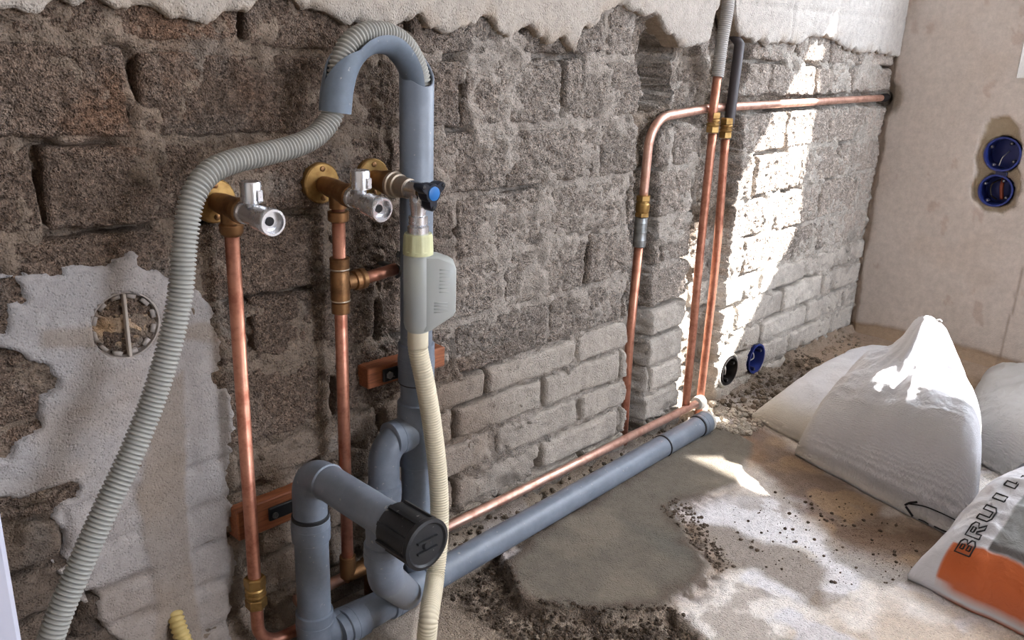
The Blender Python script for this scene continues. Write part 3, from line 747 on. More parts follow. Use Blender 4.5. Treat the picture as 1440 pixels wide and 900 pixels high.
# ------------------------------------------------------------------ copper and brass
def copper_run(name, pts, r, parent, mat=COPPER, rad=.03, seg=20): return put(name, tube(fillet(pts, rad), r, seg), mat, parent)
AX1, AX2, AX3, YP = .4347, .5668, .6398, -.0345
def flange(x, z, parent, rot=.0):
    f = auto(put('flange', lathe((x, 0.004, z), (x, -1, z), [(0, .0235), (.008, .0235), (.0095, .022), (.010, .012)]), BRASS, parent))
    for s in (1, -1):
        auto(put('screw', lathe((x, -.005, z+s*.0168), (x, -1, z+s*.0168), [(0, .0032), (.002, .0032), (.0028, .002)], 12), BRONZE, f))
def wall_valve(x, z0, z1, label):
    t = thing('shutoff_valve', label, 'valve', (x, 0, z0))
    flange(x, z0, t)
    d = np.array([0, -.1086, z1-z0]); d /= np.linalg.norm(d)
    A = lambda s: np.array([x, 0, z0])+d*s
    auto(put('wall_elbow', join(lathe(A(.0), A(1), [(.006, .0095), (.012, .0105), (.024, .0115), (.050, .0115), (.052, .0130), (.060, .0130), (.062, .011)]),
                           lathe((x, YP, z0-.002), (x, YP, -9), [(0, .0105), (.020, .0100), (.022, .0100)])), BRONZE, t))
    auto(put('valve_body', join(lathe(A(0), A(1), [(.060, .0112), (.062, .0118), (.066, .0118), (.067, .0102), (.090, .0100), (.092, .0125), (.106, .0132)])), CHROME, t))
    auto(put('outlet_ring', lathe(A(.106), A(1), [(.0, .0132), (.010, .0138), (.0115, .0130), (.0115, .0110), (.004, .0100)]), CHROME, t))
    auto(put('bore_shade', lathe(A(.1105), A(1), [(0, .0045), (.0006, .0045), (.0007, .002)], 16), DARK, t))  # dark disc standing in for the shade inside the outlet
    c = A(.078)
    auto(put('handle', join(lathe(c, c+np.array([0, 0, 1]), [(.006, .0065), (.012, .0065), (.013, .0105), (.032, .0105), (.0335, .0095)]), box(c+np.array([.003, -.0105, .020]), (.007, .004, .012), bev=.001)), CHROME, t))
    return t
def nut_joint(x, y, z, parent, mat=BRASS, r=.0125, h=.024, ends=True):
    """compression coupling: two hexagon nuts and a ringed middle, centred at z"""
    o = auto(put('coupling', join(hexnut((x, y, z-h*.62), (x, y, z-h*.22), r), lathe((x, y, z-h*.22), (x, y, z+9), [(0, r*.86), (h*.08, r*.98), (h*.14, r*.98), (h*.18, r*.82), (h*.26, r*.82), (h*.30, r*.96), (h*.38, r*.96), (h*.44, r*.86)]),
                         hexnut((x, y, z+h*.22), (x, y, z+h*.62), r)), mat, parent), 30)
    return o

# left pipe with valve
wall_valve(AX1, .5635, .5600, 'chrome-knobbed shut-off valve half behind the ribbed grey hose')
t = thing('copper_pipe', 'leftmost upright copper pipe, dropping from the hose-side valve to a brass fitting', 'pipe', (AX1, YP, .02))
put('pipe', tube(fillet([(AX1, YP, .548), (AX1, YP, .02), (.53, YP, .016)], .034), .0076, 22), COPPER, t)
auto(put('collar', join(lathe((AX1, YP, .532), (AX1, YP, 9), [(0, .0088), (.002, .0105), (.004, .012), (.012, .0125), (.014, .0105)])), BRONZE, t))
nut_joint(AX1, YP, .100, t, BRASS, .0128, .034)
# middle pipe with valve, tee and stub
wall_valve(AX2, .5700, .5576, 'chrome-knobbed shut-off valve on the fully visible round brass flange')
t = thing('copper_pipe', 'middle upright copper pipe with a brass tee and a short side branch', 'pipe', (AX2, YP, .05))
put('pipe', tube(fillet([(AX2, YP, .552), (AX2, YP, .072)], .02), .0076, 22), COPPER, t)
auto(put('collar', lathe((AX2, YP, .530), (AX2, YP, 9), [(0, .0085), (.002, .0118), (.006, .0122), (.012, .0122), (.013, .0108)]), BRONZE, t))
zt = X(481, 400, AX2)[2]
auto(put('tee', join(lathe((AX2, YP, zt-.036), (AX2, YP, 9), [(0, .0088), (.001, .0108), (.013, .0108), (.014, .0096), (.016, .0112), (.050, .0112), (.052, .0098), (.053, .0112), (.067, .0118), (.068, .0088)]),
              lathe((AX2+.008, YP, zt), (9, YP, zt+.4), [(0, .0095), (.010, .0095), (.011, .0118), (.016, .0128), (.018, .0108), (.020, .0125), (.025, .0128), (.027, .0095)])), BRONZE, t))
for dz in (-.020, .018): put('solder_ring', lathe((AX2, YP, zt+dz-.001), (AX2, YP, 9), [(0, .0105), (.0005, .0118), (.0018, .0118), (.0023, .0105)]), SOLDER, t)
b0 = np.array([AX2+.03, YP, zt]); b1 = W(556, 378, .034)
put('side_branch', rod(b0, b1, .0074), COPPER, t)
c = thing('pipe_clip', 'small bent metal clip with a screw at the end of the short copper branch', 'clip', (b1[0]+.004, -.02, b1[2]))
auto(put('band', join(tube(spline([b1+np.array([.002, 0, -.011]), b1+np.array([.002, -.010, -.003]), b1+np.array([.004, -.008, .008]), b1+np.array([.004, .0, .014]), b1+np.array([.004, -.004, .020])], 6), .0022, 10), rod(b1+np.array([.004, 0, 0]), (b1[0]+.004, .002, b1[2]), .0035)), STEEL, c))
auto(put('screw', lathe(b1+np.array([.003, -.002, .0195]), b1+np.array([.0, -1, .0195]), [(0, .0035), (.003, .0035), (.004, .0022)], 12), STEEL, c))
auto(put('elbow', join(lathe((AX2, YP, .060), (AX2, YP, 9), [(0, .0100), (.014, .0105), (.030, .0105), (.031, .009)]), lathe((AX2-.004, YP, .062), (9, YP+.0, .062), [(0, .0105), (.030, .0105), (.032, .0122), (.042, .0122)]),
                rod((AX2+.035, YP, .062), (AX2+.035, YP, .0), .008)), BRONZE, t))

# right tap with three-lobed handle
t = thing('angle_tap', 'tap with a black three-lobed handle and blue button above the frosted bottle', 'tap', (AX3, 0, .569))
flange(AX3, .5694, t)
auto(put('wall_elbow', join(lathe((AX3, 0, .5694), (AX3, -1, .530), [(.004, .0105), (.02, .0122), (.034, .0150), (.046, .0150), (.047, .0135)])), BRONZE, t))
auto(put('union_nut', join(lathe((AX3, -.040, .5676), (AX3, -1, .530), [(0, .0145), (.002, .0160), (.006, .0160), (.007, .0142), (.014, .0142), (.015, .0125), (.032, .0120)])), SOLDER, t))
TY = -.088
auto(put('tap_body', join(lathe((AX3, -.070, .566), (AX3, -1, .562), [(0, .0105), (.012, .0115), (.026, .0110)]), lathe((AX3, TY, .574), (AX3, TY, -9), [(0, .008), (.006, .0108), (.024, .0100), (.034, .0085), (.040, .0090)])), CHROME, t))
auto(put('outlet_nut', join(lathe((AX3, TY, .538), (AX3, TY, -9), [(0, .0095), (.001, .0112), (.010, .0112), (.011, .0098), (.013, .0125), (.021, .0125), (.022, .011)], 24)), CHROME, t))
th = np.linspace(0, 2*math.pi, 72, endpoint=False)
rr = .0128+.0088*np.maximum(0, np.cos(1.5*(th-math.pi/2*3)))**2
rr = np.array([.0112+.0095*max(0, math.cos(3*(a+math.pi/2)))**1.3 for a in th])
hy = [(-.100, .93), (-.1015, 1.0), (-.113, 1.0), (-.1150, .93)]
HV = np.vstack([np.stack([AX3+rr*k*np.cos(th), np.full(72, y)+.002*np.sin(th)*0, .567+rr*k*np.sin(th)], 1) for y, k in hy])
hf = [tuple(f) for f in grid_faces(4, 72, True)]+[tuple(range(72))[::-1], tuple(range(216, 288))]
h = auto(put('handle', (HV, hf), HANDLE, t))
for a in (math.pi/6, math.pi*5/6, -math.pi/2):
    auto(put('grip_dimple', lathe((AX3+.0165*math.cos(a), -.1142, .567+.0165*math.sin(a)), (AX3+.0165*math.cos(a), -9, .567+.0165*math.sin(a)), [(0, .0024), (.0016, .0024), (.002, .0014)], 12), DARK, h))
auto(put('blue_button', lathe((AX3, -.114, .567), (AX3, -9, .567), [(0, .0082), (.0022, .0080), (.003, .006)]), BLUEBTN, h))
auto(put('stem', rod((AX3, -.08, .567), (AX3, -.102, .567), .007), BRASS, t))

# siphon bottle under the tap
t = thing('siphon_bottle', 'frosted plastic air-gap bottle with cream screw cap, hanging under the tap', 'bottle', (AX3, TY, .38))
zc0, zc1, zb = X(589, 328, AX3)[2], X(589, 357, AX3)[2], X(587, 466, AX3)[2]
def ribbed(z0, z1, r, n=14):
    a = np.linspace(0, 2*math.pi, n*6, endpoint=False); k = np.tile([1, 1, 1, 1, 1.05, 1.05], n)
    V = np.vstack([np.stack([AX3+r*q*kk*np.cos(a), TY+r*q*kk*np.sin(a), np.full(len(a), z)], 1) for z, q, kk in ((z0, .97, 1), (z0-.003, 1.0, k), (z1+.005, 1.05, k), (z1+.004, 1.10, 1), (z1, 1.10, 1))])
    m = len(a); return V, [tuple(f) for f in grid_faces(5, m, True)[:, ::-1]]+[tuple(range(m)), tuple(range(4*m, 5*m))[::-1]]
auto(put('screw_cap', ribbed(zc0, zc1, .0162, 10), CAPPL, t))
dv = np.array([.80, -.60, 0]); nv = np.array([.60, .80, 0])
H = zc1-zb
auto(put('bottle_neck_tube', lathe((AX3, TY, zc1), (AX3, TY, -9), [(0, .0155), (.003, .0172), (H*.88, .0172), (H*.95, .0155), (H, .0115), (H+.012, .0108)]), BOTTLE, t), 50)
prof = [(.004, -.001), (.022, -.001), (.036, -.006), (.042, -.010), (.044, -.016), (.044, -H*.70), (.041, -H*.76), (.014, -H*.95), (.004, -H*.97)]
pts = []; n = len(prof); cen = np.mean(prof, 0)
for w, k in ((-.0145, .90), (-.0125, 1.0), (.0125, 1.0), (.0145, .90)):
    for r_, z_ in prof:
        r2, z2 = cen[0]+(r_-cen[0])*k, cen[1]+(z_-cen[1])*(1-(1-k)*.4); pts.append(np.array([AX3, TY, zc1])+dv*r2+nv*w+np.array([0, 0, z2]))
auto(put('bottle_chamber', (np.array(pts), [tuple(f) for f in grid_faces(4, n, True)]+[tuple(range(n))[::-1], tuple(range(3*n, 4*n))]), BOTTLE, t), 50)
# moulded lines on the chamber's face and the water inside
for k in range(7):
    z_ = zc1-.016-k*.0045; q0 = np.array([AX3, TY, z_])+dv*.024-nv*.0146; q1 = np.array([AX3, TY, z_])+dv*.036-nv*.0146
    put('moulded_line', rod(q0, q1, .0005, 6), BOTTLE, t)
for k in range(4):
    z_ = zc1-.056-k*.0040; q0 = np.array([AX3, TY, z_])+dv*.018-nv*.0146; q1 = np.array([AX3, TY, z_])+dv*.034-nv*.0146
    put('moulded_line', rod(q0, q1, .0005, 6), BOTTLE, t)
put('inner_tube', rod((AX3, TY, zc1-.001), (AX3, TY, zb+.045), .0085), CAPPL, t)
zw = X(587, 411, AX3)[2]
put('water', rod((AX3, TY, zw), (AX3, TY, zb+.012), .0145), plain('standing_water', lin(96, 104, 106), .1), t)
def corrugated(pts, r, pitch, amp, seg=22, step=None, sharp=False):
    P = resample(spline(pts, 24), pitch/6); s = np.arange(len(P)) % 6
    R = r-amp*np.array([0, 0, .25, 1.0, 1.0, .25])[s]
    return P, R, tube(P, R, seg)
# cream hose from the bottle down to the floor
t2 = thing('drain_hose', 'cream ribbed hose running from the frosted bottle down to the floor', 'hose', (AX3, TY, 0))
pts = [(AX3, TY, zb+.004), X(588, 492, AX3+.002), W(598, 540, .092), W(608, 600, .095), W(616, 670, .100), W(618, 740, .108), W(612, 810, .118), F(603, 868, .060), F(598, 915, .015), F(590, 960, .014)]
_, _, m_ = corrugated(pts, .0124, .0036, .0013); put('hose', m_, CREAM, t2)
P0 = np.array(pts[0]); put('hose_cuff', lathe(P0+np.array([0, 0, .008]), P0-np.array([0, 0, 1]), [(0, .0125), (.030, .0126), (.032, .0118)]), CREAM, t2)

# ------------------------------------------------------------------ grey plastic drain
def pipe(name, pts, r, parent, rad=.03, mat=PVC, seg=32, lab=None): return auto(put(name, tube(fillet(pts, rad, 12), r, seg), mat, parent, lab), 50)
def collar(a, b, r, parent, name='collar'):
    a, b = np.array(a, float), np.array(b, float); L = np.linalg.norm(b-a)
    return auto(put(name, lathe(a, b, [(0, r*.93), (.0012, r), (L*.35, r), (L*.36, r*1.02), (L*.62, r*1.02), (L*.63, r), (L-.0012, r), (L, r*.93)], 36), PVC, parent), 40)
DX, DY = .4955, -.064
d = thing('drain_pipe', 'grey plastic waste pipe: riser, trap and long run along the foot of the wall', 'pipe', (DX, DY, 0))
SX, SY, R = .669, -.050, .0202
# standpipe with an oblique open mouth
zf, zk = W(598, 122, .070)[2], W(586, 60, .030)[2]
seg = 48; a = np.linspace(0, 2*math.pi, seg, endpoint=False)
dirm = np.array([-.1, -.995]); lowk = (np.cos(a)*dirm[0]+np.sin(a)*dirm[1])
ztop = zk+(zf-zk)*(np.clip((lowk+1)/2, 0, 1))**.8
ring = lambda r, z: np.stack([SX+r*np.cos(a), SY+r*np.sin(a), np.broadcast_to(z, a.shape)], 1)
V = np.vstack([ring(R, .02), ring(R, .3), ring(R, ztop-.001), ring(R-.0008, ztop), ring(R-.0022, ztop), ring(R-.003, ztop-.001), ring(R-.003, .45), ring(R-.003, .44)])
auto(put('standpipe', (V, grid_faces(8, seg, True)), PVC, d), 50)
collar((SX, SY, .365), (SX, SY, .312), .0232, d)
collar((SX, SY, .285), (SX, SY, .195), .0245, d)
pipe('trap_arm', [(SX, SY, .243), (.6155, SY, .243), (.6155, SY, .03)], R, d, .030)
collar((SX-.012, SY, .243), (SX-.044, SY, .243), .0225, d)
collar((.6155, SY, .185), (.6155, SY, .160), .0222, d)
# left riser
pipe('riser', [(.62, -.0745, .0215), (DX, DY, .0215), (DX, DY, .2514), (DX, -.285+.03, .2514)], .0203, d, .030)
collar((DX, DY, .190), (DX, DY, .160), .0228, d); collar((DX, DY, .060), (DX, DY, .018), .0228, d)
collar((DX, -.100, .2514), (DX, -.104, .2514), .0215, d, 'moulding_ring')
# branch down from the arm and bend into the floor run
BY = -.205
pe = F(607, 812, .03)
pipe('branch_bend', [(DX, BY, .245), (DX, BY, .178), (DX+.125, BY+.115, .034)], .0196, d, .045)
collar((DX, BY, .222), (DX, BY, .196), .0218, d)
# floor run
pipe('floor_pipe', [(.52, -.0755, .0215), (1.418, -.045, .0215)], R, d, .03)
def along(x): return np.array([x, -.0755+(x-.52)*(.0305/.898), .0215])
collar(along(.530), along(.560), .0226, d); collar(along(.600), along(.625), .0230, d); collar(along(.665), along(.672), .0226, d, 'moulding_ring')
for x0 in (1.262, 1.385): auto(put('rubber_seal', lathe(along(x0), along(x0+1), [(0, .0205), (.0006, .0218), (.0026, .0218), (.003, .0205)], 32), DARK, d))
collar(along(1.388), along(1.418), .0222, d)
auto(put('pipe_end_cap', lathe(along(1.418), along(2.4), [(0, .0222), (.006, .0225), (.010, .019), (.012, .008)], 28), CONC, d, 'mortar-whitened end'))
# black cap on the open arm
cp = auto(put('end_cap', lathe((DX, -.222, .2514), (DX, -9, .2514), [(0, .0230), (.0015, .0250), (.045, .0256), (.048, .0276), (.053, .0276), (.054, .0240), (.052, .022), (.052, .006), (.054, .004)], 40), BLACK, d, 'black ribbed plug'), 30)
for k in range(8):
    a_ = k*math.pi/4+.3; u_ = np.array([math.cos(a_), 0, math.sin(a_)]); v_ = np.array([-math.sin(a_), 0, math.cos(a_)])
    auto(put('cap_rib', box(np.array([DX, -.248, .2514])+u_*.0262, (.003, .046, .004), np.array([u_, [0, 1, 0], v_])), BLACK, cp))
for dz in (-.006, .006): auto(put('cap_groove', box((DX, -.2755, .2514+dz), (.026, .003, .0022)), BLACK, cp))

# hose guide hooked over the standpipe and the grey hose through it
guide_px = [(471, 158, .062), (474, 126, .062), (481, 96, .062), (493, 73, .062), (511, 57, .062), (532, 52, .060), (553, 58, .058), (569, 74, .055), (581, 96, .052), (588, 128, .050)]
GP = spline([W(u, v, o) for u, v, o in guide_px], 10)
hg = thing('hose_guide', 'smooth grey plastic hook guiding the ribbed hose into the standpipe', 'hose guide', GP[0])
T_, N_, B_ = frames(GP); cen = np.array([W(535, 110, .06)])[0]
nseg = 26; rows_ = []
L = len(GP)
for i in range(L):
    inn = cen-GP[i]; inn -= T_[i]*np.dot(inn, T_[i]); inn /= np.linalg.norm(inn); oth = np.cross(T_[i], inn)
    f = i/(L-1); half = math.radians(180 if f < .14 else 180-(180-98)*min(1, (f-.14)/.20)-26*max(0, (f-.6)/.4))
    an = np.linspace(-half, half, nseg); r0 = .0172; r1 = .0150
    o_ = [GP[i]+r0*(math.cos(q)*inn+math.sin(q)*oth) for q in an]; n_ = [GP[i]+r1*(math.cos(q)*inn+math.sin(q)*oth) for q in an[::-1]]
    rows_.append(np.array(o_+n_))
V = np.vstack(rows_); k = 2*nseg
auto(put('channel', (V, [tuple(f) for f in grid_faces(L, k, True)]+[(j, j+1, k-2-j, k-1-j) for j in range(nseg-1)]+[tuple((L-1)*k+q for q in (k-1-j, k-2-j, j+1, j)) for j in range(nseg-1)]), PVC_IN, hg), 60)
out = []
hp = [W(u, v, o) for u, v, o in [(592, 150, .050), (592, 118, .050), (585, 90, .052), (571, 65, .056), (552, 50, .059), (530, 45, .061), (508, 49, .063), (490, 64, .063), (478, 90, .063), (473, 124, .062), (469, 156, .062)]]
hp += [W(u, v, o) for u, v, o in [(459, 176, .063), (440, 194, .066), (410, 207, .070), (370, 217, .074), (325, 228, .080), (292, 245, .085), (270, 280, .090), (260, 340, .094), (254, 410, .096), (240, 480, .098), (216, 560, .100), (184, 640, .104), (150, 712, .108), (113, 795, .112), (75, 888, .116)]]
e = hp[-1]; hp += [e+np.array([-.035, -.004, -.08]), e+np.array([-.09, -.02, -.150]), np.array([e[0]-.20, e[1]-.06, .014]), np.array([e[0]-.38, e[1]-.10, .013])]
hd_ = thing('drain_hose', 'long grey ribbed hose curving from the floor at left up into the guide', 'hose', (e[0], e[1], 0))
_, _, m_ = corrugated(hp, .0118, .0042, .0024, 24); put('hose', m_, HOSE, hd_)

# wooden battens with clips
def batten(px0, px1, h, label, zoff=0, thick=.022):
    a_, b_ = W(*px0, thick), W(*px1, thick); a_[2] = (a_[2]+b_[2])/2; z = a_[2]
    t = thing('wall_batten', label, 'wood block', ((a_[0]+b_[0])/2, 0, z-h/2))
    auto(put('block', box(((a_[0]+b_[0])/2, -thick/2+.004, z), (b_[0]-a_[0], thick+.008, h), bev=.0015), WOOD, t)); return t, a_, b_, z
t, a_, b_, z = batten((518, 530), (626, 505), .028, 'short reddish wooden batten behind the upright grey pipe under the bottle')
c = thing('pipe_bracket', 'black clamp screwed to the wooden batten below the bottle', 'bracket', (a_[0]+.03, -.024, z-.010))
auto(put('plate', box((a_[0]+.041, -.0245, z), (.040, .004, .017), bev=.001), BLACK, c))
auto(put('clamp', lathe((SX, SY, z-.009), (SX, SY, 9), [(0, .0206), (.0003, .0226), (.0165, .0226), (.017, .0206)], 32), BLACK, c))
auto(put('screw', lathe((a_[0]+.030, -.0265, z), (a_[0]+.030, -9, z), [(0, .0052), (.002, .0052), (.003, .004)], 6), STEEL, c))
t, a_, b_, z = batten((334, 728), (470, 700), .040, 'lower reddish wooden batten crossed by the leftmost copper pipe', thick=.020)
c = thing('pipe_bracket', 'dark metal strap on the lower wooden batten, reaching to the grey riser', 'bracket', (DX-.03, -.024, z-.008))
q = W(381, 725, .023)
auto(put('plate', box((q[0]+.022, -.0235, q[2]+.002), (.050, .004, .017), bev=.001), BLACK, c))
auto(put('clamp', lathe((DX, DY, q[2]-.006), (DX, DY, 9), [(0, .0206), (.0003, .0222), (.0145, .0222), (.015, .0206)], 32), BLACK, c))
auto(put('screw', lathe((q[0]+.004, -.0255, q[2]), (q[0]+.004, -9, q[2]), [(0, .004), (.0018, .004), (.0018, .0022), (.0008, .002)], 14), STEEL, c))

# ------------------------------------------------------------------ pipes at the right
t = thing('copper_pipe', 'copper pipe rising in the narrow chase and bending level to the far corner', 'pipe', (1.219, .008, 0))
put('lower_pipe', tube(fillet([(1.226, .012, .0), (1.216, .010, .22), (1.219, .009, .41)], .5), .0078, 20), COPPER, t)
auto(put('grey_sleeve', join(lathe((1.219, .009, .398), (1.219, .009, 9), [(0, .0100), (.001, .0112), (.012, .0112), (.0125, .0118), (.014, .0112), (.026, .0112), (.0265, .0118), (.028, .0112), (.042, .0112), (.0425, .0118), (.044, .0112), (.052, .0108)])), STEEL, t))
auto(put('coupling', join(hexnut((1.219, .008, .451), (1.219, .008, .459), .0128), lathe((1.219, .008, .459), (1.219, .008, 9), [(0, .011), (.004, .0122), (.014, .0122), (.016, .0105), (.020, .0105)]), hexnut((1.219, .008, .478), (1.219, .008, .488), .0128)), BRASS, t), 30)
put('bent_pipe', tube(resample(fillet([(1.219, .008, .485), (1.219, .006, .616), (1.40, .006, .6275), (2.168, .004, .6275)], .052, 16), .01), .0077, 20), COPPER_PALE, t)
auto(put('pipe_end', lathe((2.155, .004, .6275), (9, .004, .6275), [(0, .0082), (.012, .0098), (.03, .0098)], 16), DARK, t))
P1X, P2X, PY = 1.3975, 1.4515, -.011
def riser(x, top_pts, label, z0):
    t = thing('copper_pipe', label, 'pipe', (x, PY, z0))
    put('pipe', tube(resample(spline([W(*q, -PY) for q in top_pts], 8)), .0077, 20), COPPER, t)
    return t
zc = [W(1003, 172, -PY)[2], W(1020, 180, -PY)[2]]
t = riser(P1X, [(964, 572), (974, 470), (985, 350), (1002, 188)], 'left one of the two upright copper pipes, its top inside ribbed grey conduit', .046)
nut_joint(W(1003, 172, -PY)[0], PY, zc[0], t, BRASS, .0122, .029)
u0 = W(1003, 155, .011); u1 = W(1009, 108, .009); u2 = W(1015, 60, .006); u3 = W(1024, 0, .002)
put('upper_pipe', tube([u0+[0, 0, -.02], u0, u1+[0, 0, .01]], .0078, 18), COPPER, t)
dr = (u3-u1)/np.linalg.norm(u3-u1)
_, _, m_ = corrugated([u1, u2, u3, u3+dr*.03+np.array([0, .02, 0]), u3+dr*.06+np.array([0, .06, 0])], .0112, .0034, .0010, 20)
put('conduit', m_, CONDUIT, t)
t = riser(P2X, [(982, 582), (994, 480), (1008, 350), (1020, 196)], 'right one of the two upright copper pipes, its top in smooth dark conduit', .03)
nut_joint(W(1021, 180, -PY)[0], PY, zc[1], t, BRASS, .0122, .029)
v0 = W(1026, 168, .010); v1 = W(1040, 62, .002); dr = (v1-v0)/np.linalg.norm(v1-v0)
put('conduit', tube([v0-dr*.012, v0, v1, v1+np.array([.0, .030, .03]), v1+np.array([0, .07, .05])], .0096, 18), CONDUITD, t)
t = thing('copper_pipe', 'low level copper pipe running along the wall above the grey floor pipe', 'pipe', (1.0, -.012, .043))
put('pipe', tube([(.50, -.014, .043), (1.0, -.012, .0425), (1.43, -.016, .049)], .0077, 20), COPPER_PALE, t)
auto(put('end_fitting', lathe((1.425, -.016, .049), (9, -.016, .049), [(0, .0085), (.002, .0130), (.010, .0145), (.018, .0145), (.020, .012)], 20), CONC, t, 'mortar-whitened end fitting'))

# ------------------------------------------------------------------ electrical boxes
def flush_box(name, c, nrm, r, depth, mats, label, group=None, lugs=3, wires=None, strap=False):
    n = np.array(nrm, float); c = np.array(c, float); up = np.array([0, 0, 1.0]); s_ = np.cross(n, up)
    t = thing(name, label, 'electrical box', c, group)
    V_, F_ = lathe(c+n*.0015, c-n, [(0, r), (-.0022, r), (-.0022, r*.90), (0, r*.88), (depth-.002, r*.86), (depth-.0018, 0.0001)], 40, True)
    auto(put('cup', (V_, F_), mats[0], t))
    for k in range(lugs):
        a_ = k*2*math.pi/lugs+.5; p_ = c+s_*math.cos(a_)*r*.74+up*math.sin(a_)*r*.74
        auto(put('lug', lathe(p_-n*.014, p_+n, [(0, .0042), (.013, .0042), (.014, .003)], 12), mats[1], t))
        auto(put('screw', lathe(p_-n*.0005, p_+n, [(0, .0020), (.0012, .0018)], 10), STEEL, t))
    return t, s_, up
cx = W(1062, 504)
t, s_, up = flush_box('flush_box', (cx[0], -.001, cx[2]), (0, -1, 0), .034, .04, (BLUE, BLUED), 'blue round flush box low in the brick wall near the corner')
put('wire_loop', tube(spline([(cx[0]-.018, .02, cx[2]+.01), (cx[0]-.01, .004, cx[2]+.016), (cx[0]-.004, .002, cx[2]+.002), (cx[0]-.012, .008, cx[2]-.006)], 8), .0012, 8), WIREW, t)
cx = W(1024, 521)
t, s_, up = flush_box('flush_box', (cx[0], -.001, cx[2]), (0, -1, 0), .031, .045, (DARK, DARK), 'black round flush box ringed with mortar beside the chase')
put('mortar_ring', lathe((cx[0], .004, cx[2]), (cx[0], -9, cx[2]), [(0, .040), (.005, .039), (.0065, .036), (.0062, .033), (.003, .0322)], 32, True, True), CONC, t)
put('wire_loop', tube(spline([(cx[0]-.016, .02, cx[2]+.012), (cx[0]-.012, .003, cx[2]+.012), (cx[0]-.008, .002, cx[2]-.006), (cx[0]+.002, .010, cx[2]-.012)], 8), .0014, 8), WIREW, t)
for (u, v), lb in (((1410, 217), 'upper dark blue flush box of the linked pair in the right wall'), ((1400, 268), 'lower dark blue flush box with brown wires in the right wall')):
    q = X(u, v, XR-.008)
    t, s_, up = flush_box('flush_box', q, (-1, 0, 0), .0385 if 'upper' in lb else .0365, .045, (BLUE, BLUED), lb, None, 4)
    if 'lower' in lb:
        put('brown_wire', tube(spline([q+[.03, -.004, .03], q+[.018, -.006, .01], q+[.024, -.010, -.02]], 8), .0042, 10), BROWNW, t)
        put('black_wire', tube(spline([q+[.03, .0, .024], q+[.006, .012, .012], q+[.010, .010, -.012], q+[.02, .0, -.022]], 8), .0018, 8), DARK, t)
        auto(put('link', box(q+np.array([.004, -.004, .038]), (.010, .024, .010), bev=.001), BLUED, t))
    else: put('white_wire', tube(spline([q+[.04, -.002, .004], q+[.012, .002, -.008], q+[.006, .004, -.026]], 8), .0010, 8), WIREW, t)
# old plastered-in box with a bar across
t = thing('junction_box', 'old round box with a vertical bar, plastered over behind the hose', 'electrical box', (BX[0], -.004, BX[2]))
auto(put('rim', lathe((BX[0], .012, BX[2]), (BX[0], -9, BX[2]), [(0, .0358), (.0165, .0358), (.0178, .0348), (.0178, .0335), (.012, .0328), (.002, .0328)], 48), plain('plastered_rim', lin(160, 150, 142), .8, .2, .2, 150, .5), t))
g_ = np.linspace(-1, 1, 26); gx, gz = np.meshgrid(g_, g_); k_ = np.sqrt(np.clip(1-.5*np.minimum(gx**2, gz**2), 0, 1)); 
dx_, dz_ = (gx*np.sqrt(1-gz**2/2)).ravel()*.033, (gz*np.sqrt(1-gx**2/2)).ravel()*.033
yy = .001+.004*fbm(dx_+1, dz_, 60, 3, 600)+.006*np.hypot(dx_, dz_)/.03*np.maximum(0, fbm(dx_, dz_, 120, 2, 604)*2)
mk = sm(-.1, .25, fbm(dx_, dz_, 50, 3, 602))[:, None]; T = np.array(lin(186, 156, 124))*mk+np.array(lin(170, 146, 122))*(1-mk); mk = sm(.020, .029, np.hypot(dx_, dz_)+.006*fbm(dx_, dz_, 60, 2, 609))[:, None]; T = T*(1-mk)+np.array(lin(128, 116, 106))*mk
put('dried_plaster', (np.stack([BX[0]+dx_, yy, BX[2]+dz_], 1), grid_faces(26, 26)[:, ::-1], np.hstack([T, np.full((len(T), 1), .3)])), MIN, t)
auto(put('cross_bar', box((BX[0]+.0015, -.004, BX[2]), (.0032, .006, .066), bev=.0006), plain('pale_bar', lin(176, 164, 152), .6), t))
for a_ in np.linspace(0, 2*math.pi, 12, endpoint=False)+.2:
    u_ = np.array([math.cos(a_), 0, math.sin(a_)]); v_ = np.array([-math.sin(a_), 0, math.cos(a_)])
    put('rim_tooth', box(np.array([BX[0], -.001, BX[2]])+u_*.0300, (.0040, .006, .0085), np.array([u_, [0, 1, 0], v_])), bpy.data.materials['plastered_rim'], t)
# yellow conduit stub
t = thing('conduit_stub', 'yellowed ribbed conduit stub leaving the plaster at the bottom left', 'conduit', W(255, 900, .02))
_, _, m_ = corrugated([W(243, 850, -.008), W(248, 872, .006), W(256, 895, .018), W(268, 925, .024), W(290, 975, .020), W(320, 1040, .020)], .0095, .0058, .0018, 18); put('conduit', m_, YELLOW, t)
# white board at the left edge
q = CAM+ray(28, 900)*.52
t = thing('white_panel', 'white upright panel edge cut off at the lower left of the view', 'panel', (q[0]-.11, q[1], 0))
auto(put('board', box((q[0]-.11, q[1]+.003, .255), (.22, .018, .51), bev=.003), WHITE, t))

